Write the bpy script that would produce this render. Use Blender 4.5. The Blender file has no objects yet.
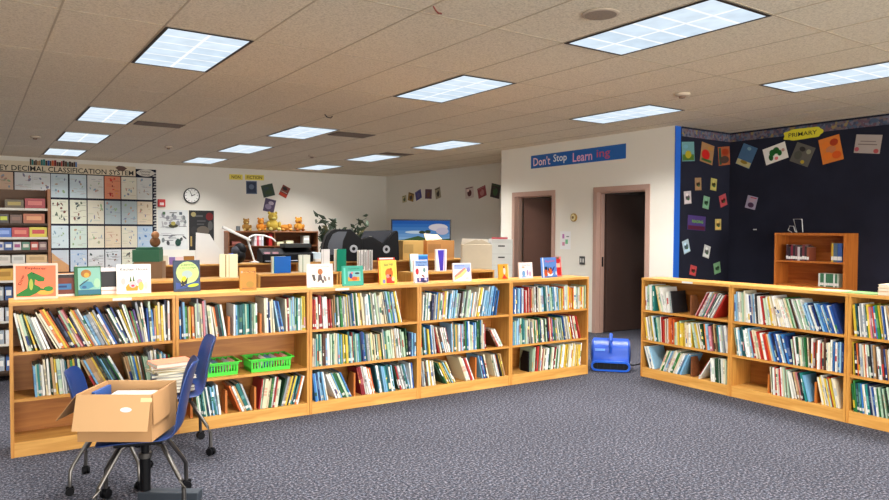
import bpy, math, random
from mathutils import Vector, Matrix

R = random.Random(11)
sc = bpy.context.scene
COL = sc.collection
PI = math.pi
HC = 2.824            # ceiling height
T = 0.6096            # ceiling tile

# ------------------------------------------------------------------ helpers
def lin(c):
    c /= 255.0
    return c / 12.92 if c <= 0.04045 else ((c + 0.055) / 1.055) ** 2.4

def rgb(c):
    return (lin(c[0]), lin(c[1]), lin(c[2]), 1.0)

_M = {}
def paint(c, rough=0.55, metal=0.0, var=0.07, scale=9.0, spec=0.4):
    """plain coloured surface with a little procedural unevenness"""
    key = (tuple(c), rough, metal, var, scale, spec)
    if key in _M:
        return _M[key]
    m = bpy.data.materials.new('paint')
    m.use_nodes = True
    nt = m.node_tree
    b = nt.nodes['Principled BSDF']
    b.inputs['Roughness'].default_value = rough
    b.inputs['Metallic'].default_value = metal
    b.inputs['Specular IOR Level'].default_value = spec
    if var > 0:
        tc = nt.nodes.new('ShaderNodeTexCoord')
        nz = nt.nodes.new('ShaderNodeTexNoise')
        nz.inputs['Scale'].default_value = scale
        nz.inputs['Detail'].default_value = 3
        mx = nt.nodes.new('ShaderNodeMix')
        mx.data_type = 'RGBA'
        a = rgb(c)
        mx.inputs[6].default_value = tuple(min(1, v * (1 - var)) for v in a[:3]) + (1,)
        mx.inputs[7].default_value = tuple(min(1, v * (1 + var)) for v in a[:3]) + (1,)
        nt.links.new(tc.outputs['Object'], nz.inputs['Vector'])
        nt.links.new(nz.outputs['Fac'], mx.inputs[0])
        nt.links.new(mx.outputs[2], b.inputs['Base Color'])
    else:
        b.inputs['Base Color'].default_value = rgb(c)
    _M[key] = m
    return m

def wood(c1, c2, axis='x', rough=0.42, scale=1.0):
    key = ('wood', c1, c2, axis, rough, scale)
    if key in _M:
        return _M[key]
    m = bpy.data.materials.new('wood')
    m.use_nodes = True
    nt = m.node_tree
    b = nt.nodes['Principled BSDF']
    b.inputs['Roughness'].default_value = rough
    b.inputs['Specular IOR Level'].default_value = 0.35
    tc = nt.nodes.new('ShaderNodeTexCoord')
    mp = nt.nodes.new('ShaderNodeMapping')
    s = {'x': (1.2, 14, 14), 'z': (14, 14, 1.2), 'y': (14, 1.2, 14)}[axis]
    mp.inputs['Scale'].default_value = tuple(v * scale for v in s)
    nz = nt.nodes.new('ShaderNodeTexNoise')
    nz.inputs['Scale'].default_value = 2.2
    nz.inputs['Detail'].default_value = 5
    nz.inputs['Distortion'].default_value = 0.8
    cr = nt.nodes.new('ShaderNodeValToRGB')
    cr.color_ramp.elements[0].position = 0.3
    cr.color_ramp.elements[1].position = 0.72
    cr.color_ramp.elements[0].color = rgb(c1)
    cr.color_ramp.elements[1].color = rgb(c2)
    nt.links.new(tc.outputs['Object'], mp.inputs['Vector'])
    nt.links.new(mp.outputs['Vector'], nz.inputs['Vector'])
    nt.links.new(nz.outputs['Fac'], cr.inputs['Fac'])
    nt.links.new(cr.outputs['Color'], b.inputs['Base Color'])
    _M[key] = m
    return m

class MB:
    """collects shapes; build() links them as ONE mesh object"""
    def __init__(s):
        s.v, s.f, s.mi, s.mats = [], [], [], []
    def m(s, mat):
        if mat not in s.mats:
            s.mats.append(mat)
        return s.mats.index(mat)
    def add(s, vs, fs, mat, M=None):
        o = len(s.v)
        for p in vs:
            p = Vector(p)
            s.v.append(M @ p if M is not None else p)
        k = s.m(mat)
        for f in fs:
            s.f.append([i + o for i in f])
            s.mi.append(k)
        return s
    def box(s, lo, hi, mat, M=None):
        x0, y0, z0 = lo
        x1, y1, z1 = hi
        return s.add([(x0, y0, z0), (x1, y0, z0), (x1, y1, z0), (x0, y1, z0), (x0, y0, z1), (x1, y0, z1), (x1, y1, z1), (x0, y1, z1)],
                     [(3, 2, 1, 0), (4, 5, 6, 7), (0, 1, 5, 4), (1, 2, 6, 5), (2, 3, 7, 6), (3, 0, 4, 7)], mat, M)
    def prism(s, pts, fn, a, b, mat, M=None):
        """closed 2-D outline swept between a and b; fn(p, q, t) -> xyz"""
        n = len(pts)
        vs = [fn(p[0], p[1], a) for p in pts] + [fn(p[0], p[1], b) for p in pts]
        fs = [tuple(range(n))[::-1], tuple(range(n, 2 * n))] + [(i, (i + 1) % n, n + (i + 1) % n, n + i) for i in range(n)]
        return s.add(vs, fs, mat, M)
    def tube(s, pts, r, mat, n=8, M=None, cap=True):
        pts = [Vector(p) for p in pts]
        rr = r if isinstance(r, (list, tuple)) else [r] * len(pts)
        vs, fs = [], []
        up = Vector((0, 0, 1))
        for i, p in enumerate(pts):
            d = (pts[min(i + 1, len(pts) - 1)] - pts[max(i - 1, 0)]).normalized()
            a = d.cross(up if abs(d.z) < 0.95 else Vector((1, 0, 0))).normalized()
            b = d.cross(a).normalized()
            for k in range(n):
                t = 2 * PI * k / n
                vs.append(p + (a * math.cos(t) + b * math.sin(t)) * rr[i])
        for i in range(len(pts) - 1):
            for k in range(n):
                fs.append((i * n + k, i * n + (k + 1) % n, (i + 1) * n + (k + 1) % n, (i + 1) * n + k))
        if cap:
            fs.append(tuple(range(n))[::-1])
            fs.append(tuple(range((len(pts) - 1) * n, len(pts) * n)))
        return s.add(vs, fs, mat, M)
    def ball(s, c, r, mat, n=12, k=8, M=None):
        rx, ry, rz = r if isinstance(r, (list, tuple)) else (r, r, r)
        vs = [(c[0], c[1], c[2] - rz)]
        for i in range(1, k):
            a = -PI / 2 + PI * i / k
            for j in range(n):
                t = 2 * PI * j / n
                vs.append((c[0] + rx * math.cos(a) * math.cos(t), c[1] + ry * math.cos(a) * math.sin(t), c[2] + rz * math.sin(a)))
        vs.append((c[0], c[1], c[2] + rz))
        fs = [(0, 1 + (j + 1) % n, 1 + j) for j in range(n)]
        for i in range(k - 2):
            for j in range(n):
                a, b = 1 + i * n + j, 1 + i * n + (j + 1) % n
                fs.append((a, b, b + n, a + n))
        e = len(vs) - 1
        q = 1 + (k - 2) * n
        fs += [(q + j, q + (j + 1) % n, e) for j in range(n)]
        return s.add(vs, fs, mat, M)
    def lathe(s, prof, mat, n=20, M=None):
        vs, fs = [], []
        for r, z in prof:
            for k in range(n):
                t = 2 * PI * k / n
                vs.append((r * math.cos(t), r * math.sin(t), z))
        for i in range(len(prof) - 1):
            for k in range(n):
                fs.append((i * n + k, i * n + (k + 1) % n, (i + 1) * n + (k + 1) % n, (i + 1) * n + k))
        fs.append(tuple(range(n))[::-1])
        fs.append(tuple(range((len(prof) - 1) * n, len(prof) * n)))
        return s.add(vs, fs, mat, M)
    def build(s, name, parent=None, loc=None, rot=None, smooth=False, bevel=0):
        me = bpy.data.meshes.new(name)
        me.from_pydata([tuple(v) for v in s.v], [], s.f)
        for mt in s.mats:
            me.materials.append(mt)
        me.polygons.foreach_set('material_index', s.mi)
        if smooth:
            me.polygons.foreach_set('use_smooth', [True] * len(me.polygons))
        me.update()
        o = bpy.data.objects.new(name, me)
        COL.objects.link(o)
        if parent is not None:
            o.parent = parent
        if loc is not None:
            o.location = loc
        if rot is not None:
            o.rotation_euler = rot
        if smooth:
            try:
                me.set_sharp_from_angle(angle=math.radians(40))
            except Exception:
                pass
        if bevel:
            md = o.modifiers.new('edge', 'BEVEL')
            md.width = bevel
            md.segments = 2
            md.limit_method = 'ANGLE'
        return o

def tag(o, label, cat, group=None, kind=None):
    o['label'] = label
    o['category'] = cat
    if group:
        o['group'] = group
    if kind:
        o['kind'] = kind
    return o

def thing(name, label, cat, loc=(0, 0, 0), rz=0.0, group=None):
    o = bpy.data.objects.new(name, None)
    o.empty_display_size = 0.1
    COL.objects.link(o)
    o.location = loc
    o.rotation_euler = (0, 0, rz)
    return tag(o, label, cat, group)

def struct(o):
    o['kind'] = 'structure'
    return o

def copy_tree(o):
    c = o.copy()
    COL.objects.link(c)
    for ch in list(o.children):
        d = ch.copy()
        COL.objects.link(d)
        d.parent = c
        for g in list(ch.children):
            e = g.copy()
            COL.objects.link(e)
            e.parent = d
    return c

def text_mesh(mb, txt, w, h, mat, M, fixed=None):
    """letters as flat mesh fitted in w x h, lying in local xy, centred; M places them"""
    cu = bpy.data.curves.new('lettering', 'FONT')
    cu.body = txt
    cu.resolution_u = 2
    cu.offset = fixed if fixed is not None else 0.012
    ob = bpy.data.objects.new('lettering', cu)
    COL.objects.link(ob)
    dg = bpy.context.evaluated_depsgraph_get()
    me = ob.evaluated_get(dg).to_mesh()
    vs = [v.co.copy() for v in me.vertices]
    fs = [list(p.vertices) for p in me.polygons]
    ob.evaluated_get(dg).to_mesh_clear()
    bpy.data.objects.remove(ob)
    bpy.data.curves.remove(cu)
    if not vs:
        return
    x0 = min(v.x for v in vs); x1 = max(v.x for v in vs)
    y0 = min(v.y for v in vs); y1 = max(v.y for v in vs)
    sx = w / max(1e-6, x1 - x0); sy = h / max(1e-6, y1 - y0)
    mb.add([((v.x - (x0 + x1) / 2) * sx, (v.y - (y0 + y1) / 2) * sy, 0) for v in vs], fs, mat, M)

def deep(c):
    return tuple(int(255 * (v / 255) ** 1.55) for v in c)

def art(mb, items, w, h, M, z=0.0006):
    """printed picture: flat shapes in 0..1 cover coordinates, stacked a hair apart; M maps local xy(+z out)"""
    for i, it in enumerate(items):
        zz = z + 0.00025 * i
        k = it[0]
        if k == 'e':
            _, cx, cy, rx, ry, c = it[:6]
            a = it[6] if len(it) > 6 else 0
            pts = []
            for q in range(16):
                t = 2 * PI * q / 16
                ex, ey = rx * math.cos(t), ry * math.sin(t)
                pts.append((cx + ex * math.cos(a) - ey * math.sin(a), cy + ex * math.sin(a) + ey * math.cos(a)))
        elif k == 'r':
            _, x0, y0, x1, y1, c = it
            pts = [(x0, y0), (x1, y0), (x1, y1), (x0, y1)]
        elif k == 'p':
            _, pts, c = it
        elif k == 't':
            _, txt, cx, cy, tw, th, c = it[:7]
            a = it[7] if len(it) > 7 else 0
            text_mesh(mb, txt, tw * w, th * h, paint(deep(c), 0.6, var=0), M @ Matrix.Translation(((cx - 0.5) * w, (cy - 0.5) * h, zz)) @ Matrix.Rotation(a, 4, 'Z'))
            continue
        pts = [(min(1, max(0, x)), min(1, max(0, y))) for x, y in pts]
        mb.add([((x - 0.5) * w, (y - 0.5) * h, zz) for x, y in pts], [tuple(range(len(pts)))], paint(deep(c), 0.5, var=0), M)

# frame whose local x/y lie on a wall and z points out of it
def wall_frame(o, n, roll=0.0):
    n = Vector(n).normalized()
    z = Vector((0, 0, 1))
    x = z.cross(n).normalized()
    M = Matrix((( x.x, z.x, n.x, o[0]), (x.y, z.y, n.y, o[1]), (x.z, z.z, n.z, o[2]), (0, 0, 0, 1)))
    return M @ Matrix.Rotation(roll, 4, 'Z')

ORD = ['first', 'second', 'third', 'fourth', 'fifth', 'sixth', 'seventh', 'eighth', 'ninth', 'tenth', 'eleventh', 'twelfth', 'thirteenth',
       'fourteenth', 'fifteenth', 'sixteenth', 'seventeenth', 'eighteenth', 'nineteenth', 'twentieth']
TENS = {2: 'twenty', 3: 'thirty', 4: 'forty', 5: 'fifty', 6: 'sixty'}
TENTH = {2: 'twentieth', 3: 'thirtieth', 4: 'fortieth', 5: 'fiftieth', 6: 'sixtieth'}
def nth(i):
    if i <= 20:
        return ORD[i - 1]
    t, u = divmod(i, 10)
    return TENTH[t] if u == 0 else TENS[t] + '-' + ORD[u - 1]

# ------------------------------------------------------------------ setting materials
def carpet_mat():
    m = bpy.data.materials.new('carpet')
    m.use_nodes = True
    nt = m.node_tree
    b = nt.nodes['Principled BSDF']
    b.inputs['Roughness'].default_value = 0.95
    b.inputs['Specular IOR Level'].default_value = 0.1
    tc = nt.nodes.new('ShaderNodeTexCoord')
    n1 = nt.nodes.new('ShaderNodeTexNoise'); n1.inputs['Scale'].default_value = 66; n1.inputs['Detail'].default_value = 4; n1.inputs['Roughness'].default_value = 0.75
    n2 = nt.nodes.new('ShaderNodeTexNoise'); n2.inputs['Scale'].default_value = 1.3; n2.inputs['Detail'].default_value = 2
    n3 = nt.nodes.new('ShaderNodeTexNoise'); n3.inputs['Scale'].default_value = 33; n3.inputs['Detail'].default_value = 2
    cr = nt.nodes.new('ShaderNodeValToRGB')
    e = cr.color_ramp.elements
    e[0].position = 0.34; e[0].color = rgb((22, 23, 29))
    e[1].position = 0.66; e[1].color = rgb((132, 131, 138))
    k = e.new(0.5); k.color = rgb((57, 58, 65))
    hue = nt.nodes.new('ShaderNodeMix'); hue.data_type = 'RGBA'; hue.blend_type = 'MULTIPLY'; hue.inputs[0].default_value = 1
    cr3 = nt.nodes.new('ShaderNodeValToRGB')
    cr3.color_ramp.elements[0].position = 0.36; cr3.color_ramp.elements[0].color = (0.86, 0.92, 1.0, 1)
    cr3.color_ramp.elements[1].position = 0.64; cr3.color_ramp.elements[1].color = (1.0, 0.93, 0.93, 1)
    cr2 = nt.nodes.new('ShaderNodeValToRGB')
    cr2.color_ramp.elements[0].position = 0.3; cr2.color_ramp.elements[0].color = (0.86, 0.86, 0.86, 1)
    cr2.color_ramp.elements[1].position = 0.7; cr2.color_ramp.elements[1].color = (1.0, 1.0, 1.0, 1)
    mx = nt.nodes.new('ShaderNodeMix'); mx.data_type = 'RGBA'; mx.blend_type = 'MULTIPLY'; mx.inputs[0].default_value = 1
    bp = nt.nodes.new('ShaderNodeBump'); bp.inputs['Strength'].default_value = 0.35; bp.inputs['Distance'].default_value = 0.006
    L = nt.links.new
    for n in (n1, n2, n3):
        L(tc.outputs['Object'], n.inputs['Vector'])
    L(n1.outputs['Fac'], cr.inputs['Fac']); L(n3.outputs['Fac'], cr3.inputs['Fac']); L(n2.outputs['Fac'], cr2.inputs['Fac'])
    L(cr.outputs['Color'], hue.inputs[6]); L(cr3.outputs['Color'], hue.inputs[7])
    L(hue.outputs[2], mx.inputs[6]); L(cr2.outputs['Color'], mx.inputs[7])
    L(mx.outputs[2], b.inputs['Base Color'])
    L(n1.outputs['Fac'], bp.inputs['Height']); L(bp.outputs['Normal'], b.inputs['Normal'])
    return m

def ceiling_mat():
    m = bpy.data.materials.new('ceiling_tile')
    m.use_nodes = True
    nt = m.node_tree
    b = nt.nodes['Principled BSDF']
    b.inputs['Roughness'].default_value = 0.9
    b.inputs['Specular IOR Level'].default_value = 0.1
    tc = nt.nodes.new('ShaderNodeTexCoord')
    n1 = nt.nodes.new('ShaderNodeTexNoise'); n1.inputs['Scale'].default_value = 70; n1.inputs['Detail'].default_value = 4; n1.inputs['Roughness'].default_value = 0.7
    cr = nt.nodes.new('ShaderNodeValToRGB')
    cr.color_ramp.elements[0].position = 0.36; cr.color_ramp.elements[0].color = rgb((206, 194, 171))
    cr.color_ramp.elements[1].position = 0.56; cr.color_ramp.elements[1].color = rgb((236, 225, 203))
    n2 = nt.nodes.new('ShaderNodeTexNoise'); n2.inputs['Scale'].default_value = 0.5
    cr2 = nt.nodes.new('ShaderNodeValToRGB')
    cr2.color_ramp.elements[0].color = (0.88, 0.86, 0.83, 1); cr2.color_ramp.elements[1].color = (1, 1, 1, 1)
    mx = nt.nodes.new('ShaderNodeMix'); mx.data_type = 'RGBA'; mx.blend_type = 'MULTIPLY'; mx.inputs[0].default_value = 1
    L = nt.links.new
    L(tc.outputs['Object'], n1.inputs['Vector']); L(tc.outputs['Object'], n2.inputs['Vector'])
    L(n1.outputs['Fac'], cr.inputs['Fac']); L(n2.outputs['Fac'], cr2.inputs['Fac'])
    L(cr.outputs['Color'], mx.inputs[6]); L(cr2.outputs['Color'], mx.inputs[7])
    L(mx.outputs[2], b.inputs['Base Color'])
    return m

def lens_mat(strength):
    m = bpy.data.materials.new('lamp_lens')
    m.use_nodes = True
    nt = m.node_tree
    nt.nodes.remove(nt.nodes['Principled BSDF'])
    em = nt.nodes.new('ShaderNodeEmission')
    tc = nt.nodes.new('ShaderNodeTexCoord')
    br = nt.nodes.new('ShaderNodeTexBrick')
    br.offset = 0.0
    br.inputs['Scale'].default_value = 1.0
    br.inputs['Brick Width'].default_value = T / 2 - 0.015
    br.inputs['Row Height'].default_value = T * 2 / 6 - 0.005
    br.inputs['Mortar Size'].default_value = 0.016
    br.inputs['Mortar Smooth'].default_value = 0.6
    br.inputs['Color1'].default_value = rgb((204, 222, 238))
    br.inputs['Color2'].default_value = rgb((222, 236, 248))
    br.inputs['Mortar'].default_value = rgb((250, 253, 255))
    wv = nt.nodes.new('ShaderNodeTexNoise'); wv.inputs['Scale'].default_value = 7
    mx = nt.nodes.new('ShaderNodeMix'); mx.data_type = 'RGBA'; mx.blend_type = 'MULTIPLY'; mx.inputs[0].default_value = 0.35
    em.inputs['Strength'].default_value = strength
    L = nt.links.new
    L(tc.outputs['Object'], br.inputs['Vector']); L(tc.outputs['Object'], wv.inputs['Vector'])
    L(br.outputs['Color'], mx.inputs[6]); L(wv.outputs['Fac'], mx.inputs[7])
    L(mx.outputs[2], em.inputs['Color'])
    L(em.outputs[0], nt.nodes['Material Output'].inputs['Surface'])
    return m

M_WALL = paint((219, 215, 204), 0.85, var=0.025, scale=2.5, spec=0.15)
M_FABRIC = paint((34, 35, 47), 0.95, var=0.3, scale=3.0, spec=0.1)
M_CARPET = carpet_mat()
M_CEIL = ceiling_mat()
M_OAK = wood((166, 106, 44), (200, 146, 70), 'x')
M_OAKZ = wood((172, 112, 46), (204, 150, 74), 'z')
M_OAKE = wood((180, 126, 58), (208, 158, 84), 'x')
M_OAK_SHADE = wood((150, 90, 34), (180, 118, 52), 'x')  # oak darkened: shade inside the cases put into the colour
M_CHERRY = wood((158, 84, 30), (188, 110, 44), 'z')
M_WALNUT = wood((98, 58, 34), (128, 78, 46), 'x')
M_PINE = wood((214, 170, 112), (236, 198, 142), 'x')
M_FRAME = paint((170, 138, 124), 0.6, var=0.04)
M_BLACK = paint((11, 11, 14), 0.5, spec=0.15)
M_BLACKGLOSS = paint((12, 13, 17), 0.3, spec=0.3)
M_WHITE = paint((206, 206, 203), 0.6, var=0.02)
M_CHROME = paint((112, 108, 104), 0.34, metal=1.0, var=0.03)
M_BLUESHELL = paint((15, 46, 100), 0.34, var=0.05, spec=0.5)
M_CARD = paint((170, 128, 84), 0.85, var=0.06, scale=4)
M_CARDIN = paint((186, 146, 102), 0.85, var=0.05, scale=4)
M_LAB = paint((196, 194, 186), 0.6, var=0.0)
M_PAGE = paint((206, 198, 178), 0.9, var=0.04, scale=60)

# ------------------------------------------------------------------ room shell
def slab(name, lo, hi, mat):
    return struct(MB().box(lo, hi, mat).build(name))

XA, XB, YF, YC0, YC1 = 7.42, 8.72, 15.4, 5.665, 9.17
slab('floor', (-3.2, -4, -0.1), (11.0, YF + 0.1, 0), M_CARPET)
slab('ceiling', (-3.2, -4, HC), (11.0, YF + 0.1, HC + 0.1), M_CEIL)
slab('wall_back', (-3.2, YF, 0), (XB + 0.1, YF + 0.1, HC), M_WALL)
slab('wall_left', (-3.3, -4, 0), (-3.2, YF + 0.1, HC), M_WALL)
slab('wall_right', (XB, YC1 - 0.1, 0), (XB + 0.1, YF, HC), M_WALL)
slab('wall_alcove', (8.6, -4, 0), (8.72, YC0 + 0.12, HC), M_FABRIC)
slab('wall_alcove_side', (XA + 0.13, YC0, 0), (8.6, YC0 + 0.12, HC), M_FABRIC)
slab('wall_block_end', (XA + 0.13, YC1 - 0.12, 0), (XB, YC1, HC), M_WALL)
# door wall with its two openings
D1 = (6.10, 6.99)     # right-hand opening (y range, clear)
D2 = (7.90, 8.81)     # left-hand opening
DH = 2.04
mb = MB()
def wallpiece(y0, y1, z0, z1):
    mb.box((XA, y0, z0), (XA + 0.13, y1, z1), M_WALL)
# one mesh: outline with two notches, swept through the wall's thickness
pts = [(YC0, 0), (D1[0], 0), (D1[0], DH), (D1[1], DH), (D1[1], 0), (D2[0], 0), (D2[0], DH), (D2[1], DH), (D2[1], 0), (YC1, 0), (YC1, HC), (YC0, HC)]
mb.prism(pts, lambda a, b, t: (t, a, b), XA, XA + 0.13, M_WALL)
struct(mb.build('wall_doors'))
# dim rooms behind the two doorways
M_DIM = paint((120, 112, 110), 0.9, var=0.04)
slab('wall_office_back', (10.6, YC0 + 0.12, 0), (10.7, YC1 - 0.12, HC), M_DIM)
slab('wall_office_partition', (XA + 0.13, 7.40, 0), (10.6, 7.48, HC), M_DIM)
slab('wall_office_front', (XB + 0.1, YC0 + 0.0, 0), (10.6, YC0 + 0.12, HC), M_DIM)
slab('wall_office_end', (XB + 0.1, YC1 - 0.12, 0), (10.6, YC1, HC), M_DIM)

for i, (a, b) in enumerate((D1, D2)):
    d = thing('door_%d' % (i + 1), '', '', (XA, (a + b) / 2, 0))
    del d['label']; del d['category']
    struct(d)
    w = (b - a) / 2
    f = MB()
    out = [(-w - 0.055, 0), (-w + 0.012, 0), (-w + 0.012, DH - 0.012), (w - 0.012, DH - 0.012), (w - 0.012, 0), (w + 0.055, 0), (w + 0.055, DH + 0.06), (-w - 0.055, DH + 0.06)]
    f.prism(out, lambda p, q, t: (t, p, q), -0.018, 0.15, M_FRAME)
    fr = f.build('door_frame', d)
    struct(fr)
    st = MB()
    st.prism([(-w + 0.012, 0), (-w + 0.03, 0), (-w + 0.03, DH - 0.03), (w - 0.03, DH - 0.03), (w - 0.03, 0), (w - 0.012, 0), (w - 0.012, DH - 0.012), (-w + 0.012, DH - 0.012)],
             lambda p, q, t: (t, p, q), 0.06, 0.10, M_FRAME)
    st.build('door_stop', d)
    if i == 1:
        lf = MB().box((0, -0.02, 0.01), (0.86, 0.02, DH - 0.03), paint((88, 58, 46), 0.55, var=0.08)).build('door_leaf', d, (0.155, w - 0.05, 0), (0, 0, math.radians(-52)))
        hd = MB().tube([(0.80, -0.02, 1.0), (0.80, -0.07, 1.0), (0.68, -0.07, 1.0)], 0.01, M_CHROME, 8).build('door_handle', lf)
        hd['label'] = 'metal lever handle'
        MB().box((0.862, -0.018, 0.05), (0.866, 0.018, DH - 0.06), paint((190, 186, 180), 0.4, metal=0.6)).build('edge_strip', lf)
    else:
        lf = MB().box((0, -0.02, 0.01), (0.88, 0.02, DH - 0.03), paint((70, 52, 46), 0.55, var=0.08)).build('door_leaf', d, (0.165, w - 0.02, 0), (0, 0, math.radians(-4)))
        MB().box((-0.0195, -0.0005, 0.96), (0.0, 0.03, 1.10), M_BLACK).build('strike_plate', d, (0.10, w - 0.045, 0))

# added wall of tall windows behind the viewer, brightening the ceiling with daylight
fw_ = MB()
fw_.box((-3.2, -4.1, 0), (8.6, -4.0, 0.25), M_WALL); fw_.box((-3.2, -4.1, 2.6), (8.6, -4.0, HC), M_WALL)
struct(fw_.build('wall_front'))
for k in range(5):
    x0 = -3.2 + k * 2.36
    f = MB()
    for xx in (x0, x0 + 1.16, x0 + 2.28):
        f.box((xx, -4.08, 0.25), (xx + 0.06, -4.02, 2.6), M_WHITE)
    f.box((x0 + 0.06, -4.08, 1.4), (x0 + 2.28, -4.02, 1.44), M_WHITE)
    struct(f.build('window_%d' % (k + 1)))
pt = bpy.data.lights.new('window_daylight_portal', 'AREA')
pt.shape = 'RECTANGLE'; pt.size = 11.8; pt.size_y = 2.35
pt.cycles.is_portal = True
po = bpy.data.objects.new('window_daylight_portal', pt)
COL.objects.link(po)
po.location = (2.7, -4.15, 1.425); po.rotation_euler = (PI / 2, 0, 0)

# ceiling grid: T-bars on the 2 x 4 ft lattice
X0, Y0 = 1.0748, 4.8719
g = MB()
M_TBAR = paint((186, 170, 144), 0.7, var=0.05)
M_TSHAD = paint((120, 100, 82), 0.8, var=0.05)
k = -7
while X0 + k * T < 11:
    x = X0 + k * T
    if x > -3.2:
        g.box((x - 0.0055, -4, HC - 0.0028), (x + 0.0055, YF, HC + 0.001), M_TBAR)
    k += 1
k = -8
while Y0 + k * 2 * T < YF:
    y = Y0 + k * 2 * T
    if y > -4:
        g.box((-3.2, y - 0.0055, HC - 0.0018), (11, y + 0.0055, HC + 0.001), M_TBAR)
    k += 1
struct(g.build('trim_1'))

# ------------------------------------------------------------------ ceiling lights
M_LENS = lens_mat(0.95)
M_RIM = paint((38, 30, 26), 0.6)
LAMP_W = 31.0
rows = {0: [(-4, 'a'), (-2, 'a'), (0, 'v'), (3, 'v'), (5, 'v'), (7, 'v')], 1: [(-4, 'a'), (-2, 'v'), (0, 'v'), (3, 'v'), (5, 'v'), (7, 'v')], 2: [(-4, 'a'), (-2, 'v'), (0, 'v'), (3, 'v'), (5, 'v'), (7, 'v')],
        -1: [(0, 'a'), (3, 'a'), (7, 'a')]}
rowname = {-4: 'behind the viewer', -2: 'nearest the viewer', 0: 'above the long bookcases', 3: 'second behind the long bookcases', 5: 'third behind the long bookcases', 7: 'nearest the far wall'}
colname = {0: 'in the lane over the blue chairs', 1: 'in the middle lane', 2: 'in the lane beside the doorways', -1: 'in the lane by the side wall'}
proto = None
for c in rows:
    for r, vis in rows[c]:
        x = X0 + c * 4 * T; y = Y0 + r * 2 * T
        lab = 'fluorescent ceiling light panel %s, %s' % (colname[c], rowname[r])
        if proto is None:
            t = thing('ceiling_light', lab, 'ceiling light', (x + T / 2, y + T, HC), 0, 'ceiling light panels')
            f = MB()
            a, b = T / 2 - 0.006, T - 0.006
            a2, b2 = a - 0.022, b - 0.022
            vs, fs = [], []
            for (p, q) in ((a, b), (a2, b2)):
                for z in (-0.008, -0.0045):
                    vs += [(-p, -q, z), (p, -q, z), (p, q, z), (-p, q, z)]
            for i in range(4):
                j = (i + 1) % 4
                fs += [(i, j, 8 + j, 8 + i), (4 + i, 12 + i, 12 + j, 4 + j), (i, 4 + i, 4 + j, j), (8 + i, 8 + j, 12 + j, 12 + i)]
            f.add(vs, fs, M_RIM)
            fo = f.build('frame', t); fo['label'] = 'thin dark metal frame'
            l = MB().box((-a2, -b2, -0.0065), (a2, b2, -0.005), M_LENS).build('diffuser', t); l['label'] = 'glowing ribbed white diffuser'
            proto = t
        else:
            t = copy_tree(proto); t.location = (x + T / 2, y + T, HC); t['label'] = lab
        la = bpy.data.lights.new('tube_light', 'AREA')
        la.shape = 'RECTANGLE'; la.size = T - 0.06; la.size_y = 2 * T - 0.06
        la.energy = LAMP_W
        la.color = (1.0, 0.985, 0.96)
        la.spread = math.radians(125)
        lo = bpy.data.objects.new('tube_light', la)
        COL.objects.link(lo)
        lo.parent = t
        lo.location = (0, 0, -0.0095)

# ceiling vents, detectors, speaker
def vent(x, y, w, l, lab):
    t = thing('ceiling_vent', lab, 'air vent', (x, y, HC), 0, 'air vents in the ceiling')
    MB().box((-w / 2, -l / 2, -0.006), (w / 2, l / 2, -0.0036), paint((70, 56, 48), 0.7)).build('backing', t)
    s = MB()
    n = 9
    for i in range(n):
        yy = -l / 2 + (i + 0.5) * l / n
        s.box((-w / 2 + 0.01, yy - 0.006, -0.012), (w / 2 - 0.01, yy + 0.004, -0.0065), paint((104, 88, 76), 0.6))
    s.build('louver', t)
vent(2.02, 9.50, T - 0.03, 0.34, 'dark slatted air vent beside the second light over the chairs')
vent(4.47, 8.90, T - 0.03, 0.40, 'dark slatted air vent between the middle light lane and door lane')
vent(6.25, 10.68, T - 0.06, 0.30, 'narrow dark air vent beside the lights nearest the tall end wall')
def det(x, y, r, lab, c=(196, 178, 156)):
    t = thing('smoke_detector', lab, 'smoke detector', (x, y, HC), 0, 'round detectors on the ceiling')
    MB().lathe([(r, -0.004), (r, -0.02), (r * 0.8, -0.032)], paint(c, 0.6), 20).build('base', t)
    MB().lathe([(r * 0.45, -0.033), (r * 0.4, -0.05), (r * 0.1, -0.055)], paint((120, 96, 78), 0.6), 16).build('sensor', t)
det(5.73, 4.30, 0.075, 'round smoke detector between the two big lights near the doors')
det(0.785, 11.8, 0.07, 'round smoke detector above the classification posters')
det(5.12, 11.78, 0.07, 'round smoke detector over the far brown bookcase')
det(2.67, 11.92, 0.06, 'small round smoke detector beyond the first dark vent')
t = thing('ceiling_speaker', 'flush round loudspeaker grille beside the large near light', 'loudspeaker', (3.23, 3.03, HC))
MB().lathe([(0.115, -0.0036), (0.115, -0.008), (0.10, -0.011)], paint((186, 170, 150), 0.7), 28).build('rim', t)
MB().lathe([(0.098, -0.0112), (0.098, -0.0125)], paint((146, 130, 114), 0.8, var=0.3, scale=90), 28).build('grille', t)
tag(MB().tube([(0, 0, 0), (0.015, 0, -0.02), (0.05, 0.02, -0.028), (0.09, 0.06, -0.012), (0.12, 0.09, -0.002)], 0.005, paint((120, 40, 26), 0.6), 6).build('wire_hook', None, (2.30, 3.50, HC - 0.004)),
    'bent reddish wire hook poking from the near ceiling tile', 'hook')
tag(MB().tube([(0, 0, 0), (0.03, 0.0, -0.03), (0.09, 0.03, -0.03), (0.12, 0.05, -0.004)], 0.006, M_BLACK, 6).build('cable_hook', None, (3.42, 7.5, HC - 0.004)),
    'small black cable hook beside the middle lane light', 'hook')

# ------------------------------------------------------------------ bookcases
ROW_A = (0.19, 5.196, -0.032)
ROW_B = (5.616, 4.667, -(PI / 2 + 0.014))
PITCH, BW, BD, BH = 1.011, 1.008, 0.30, 1.005
SH = [0.095, 0.377, 0.680]          # shelf top surfaces
ST = 0.020

def uvec(rot):
    return Vector((math.cos(rot), math.sin(rot), 0)), Vector((-math.sin(rot), math.cos(rot), 0))

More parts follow.
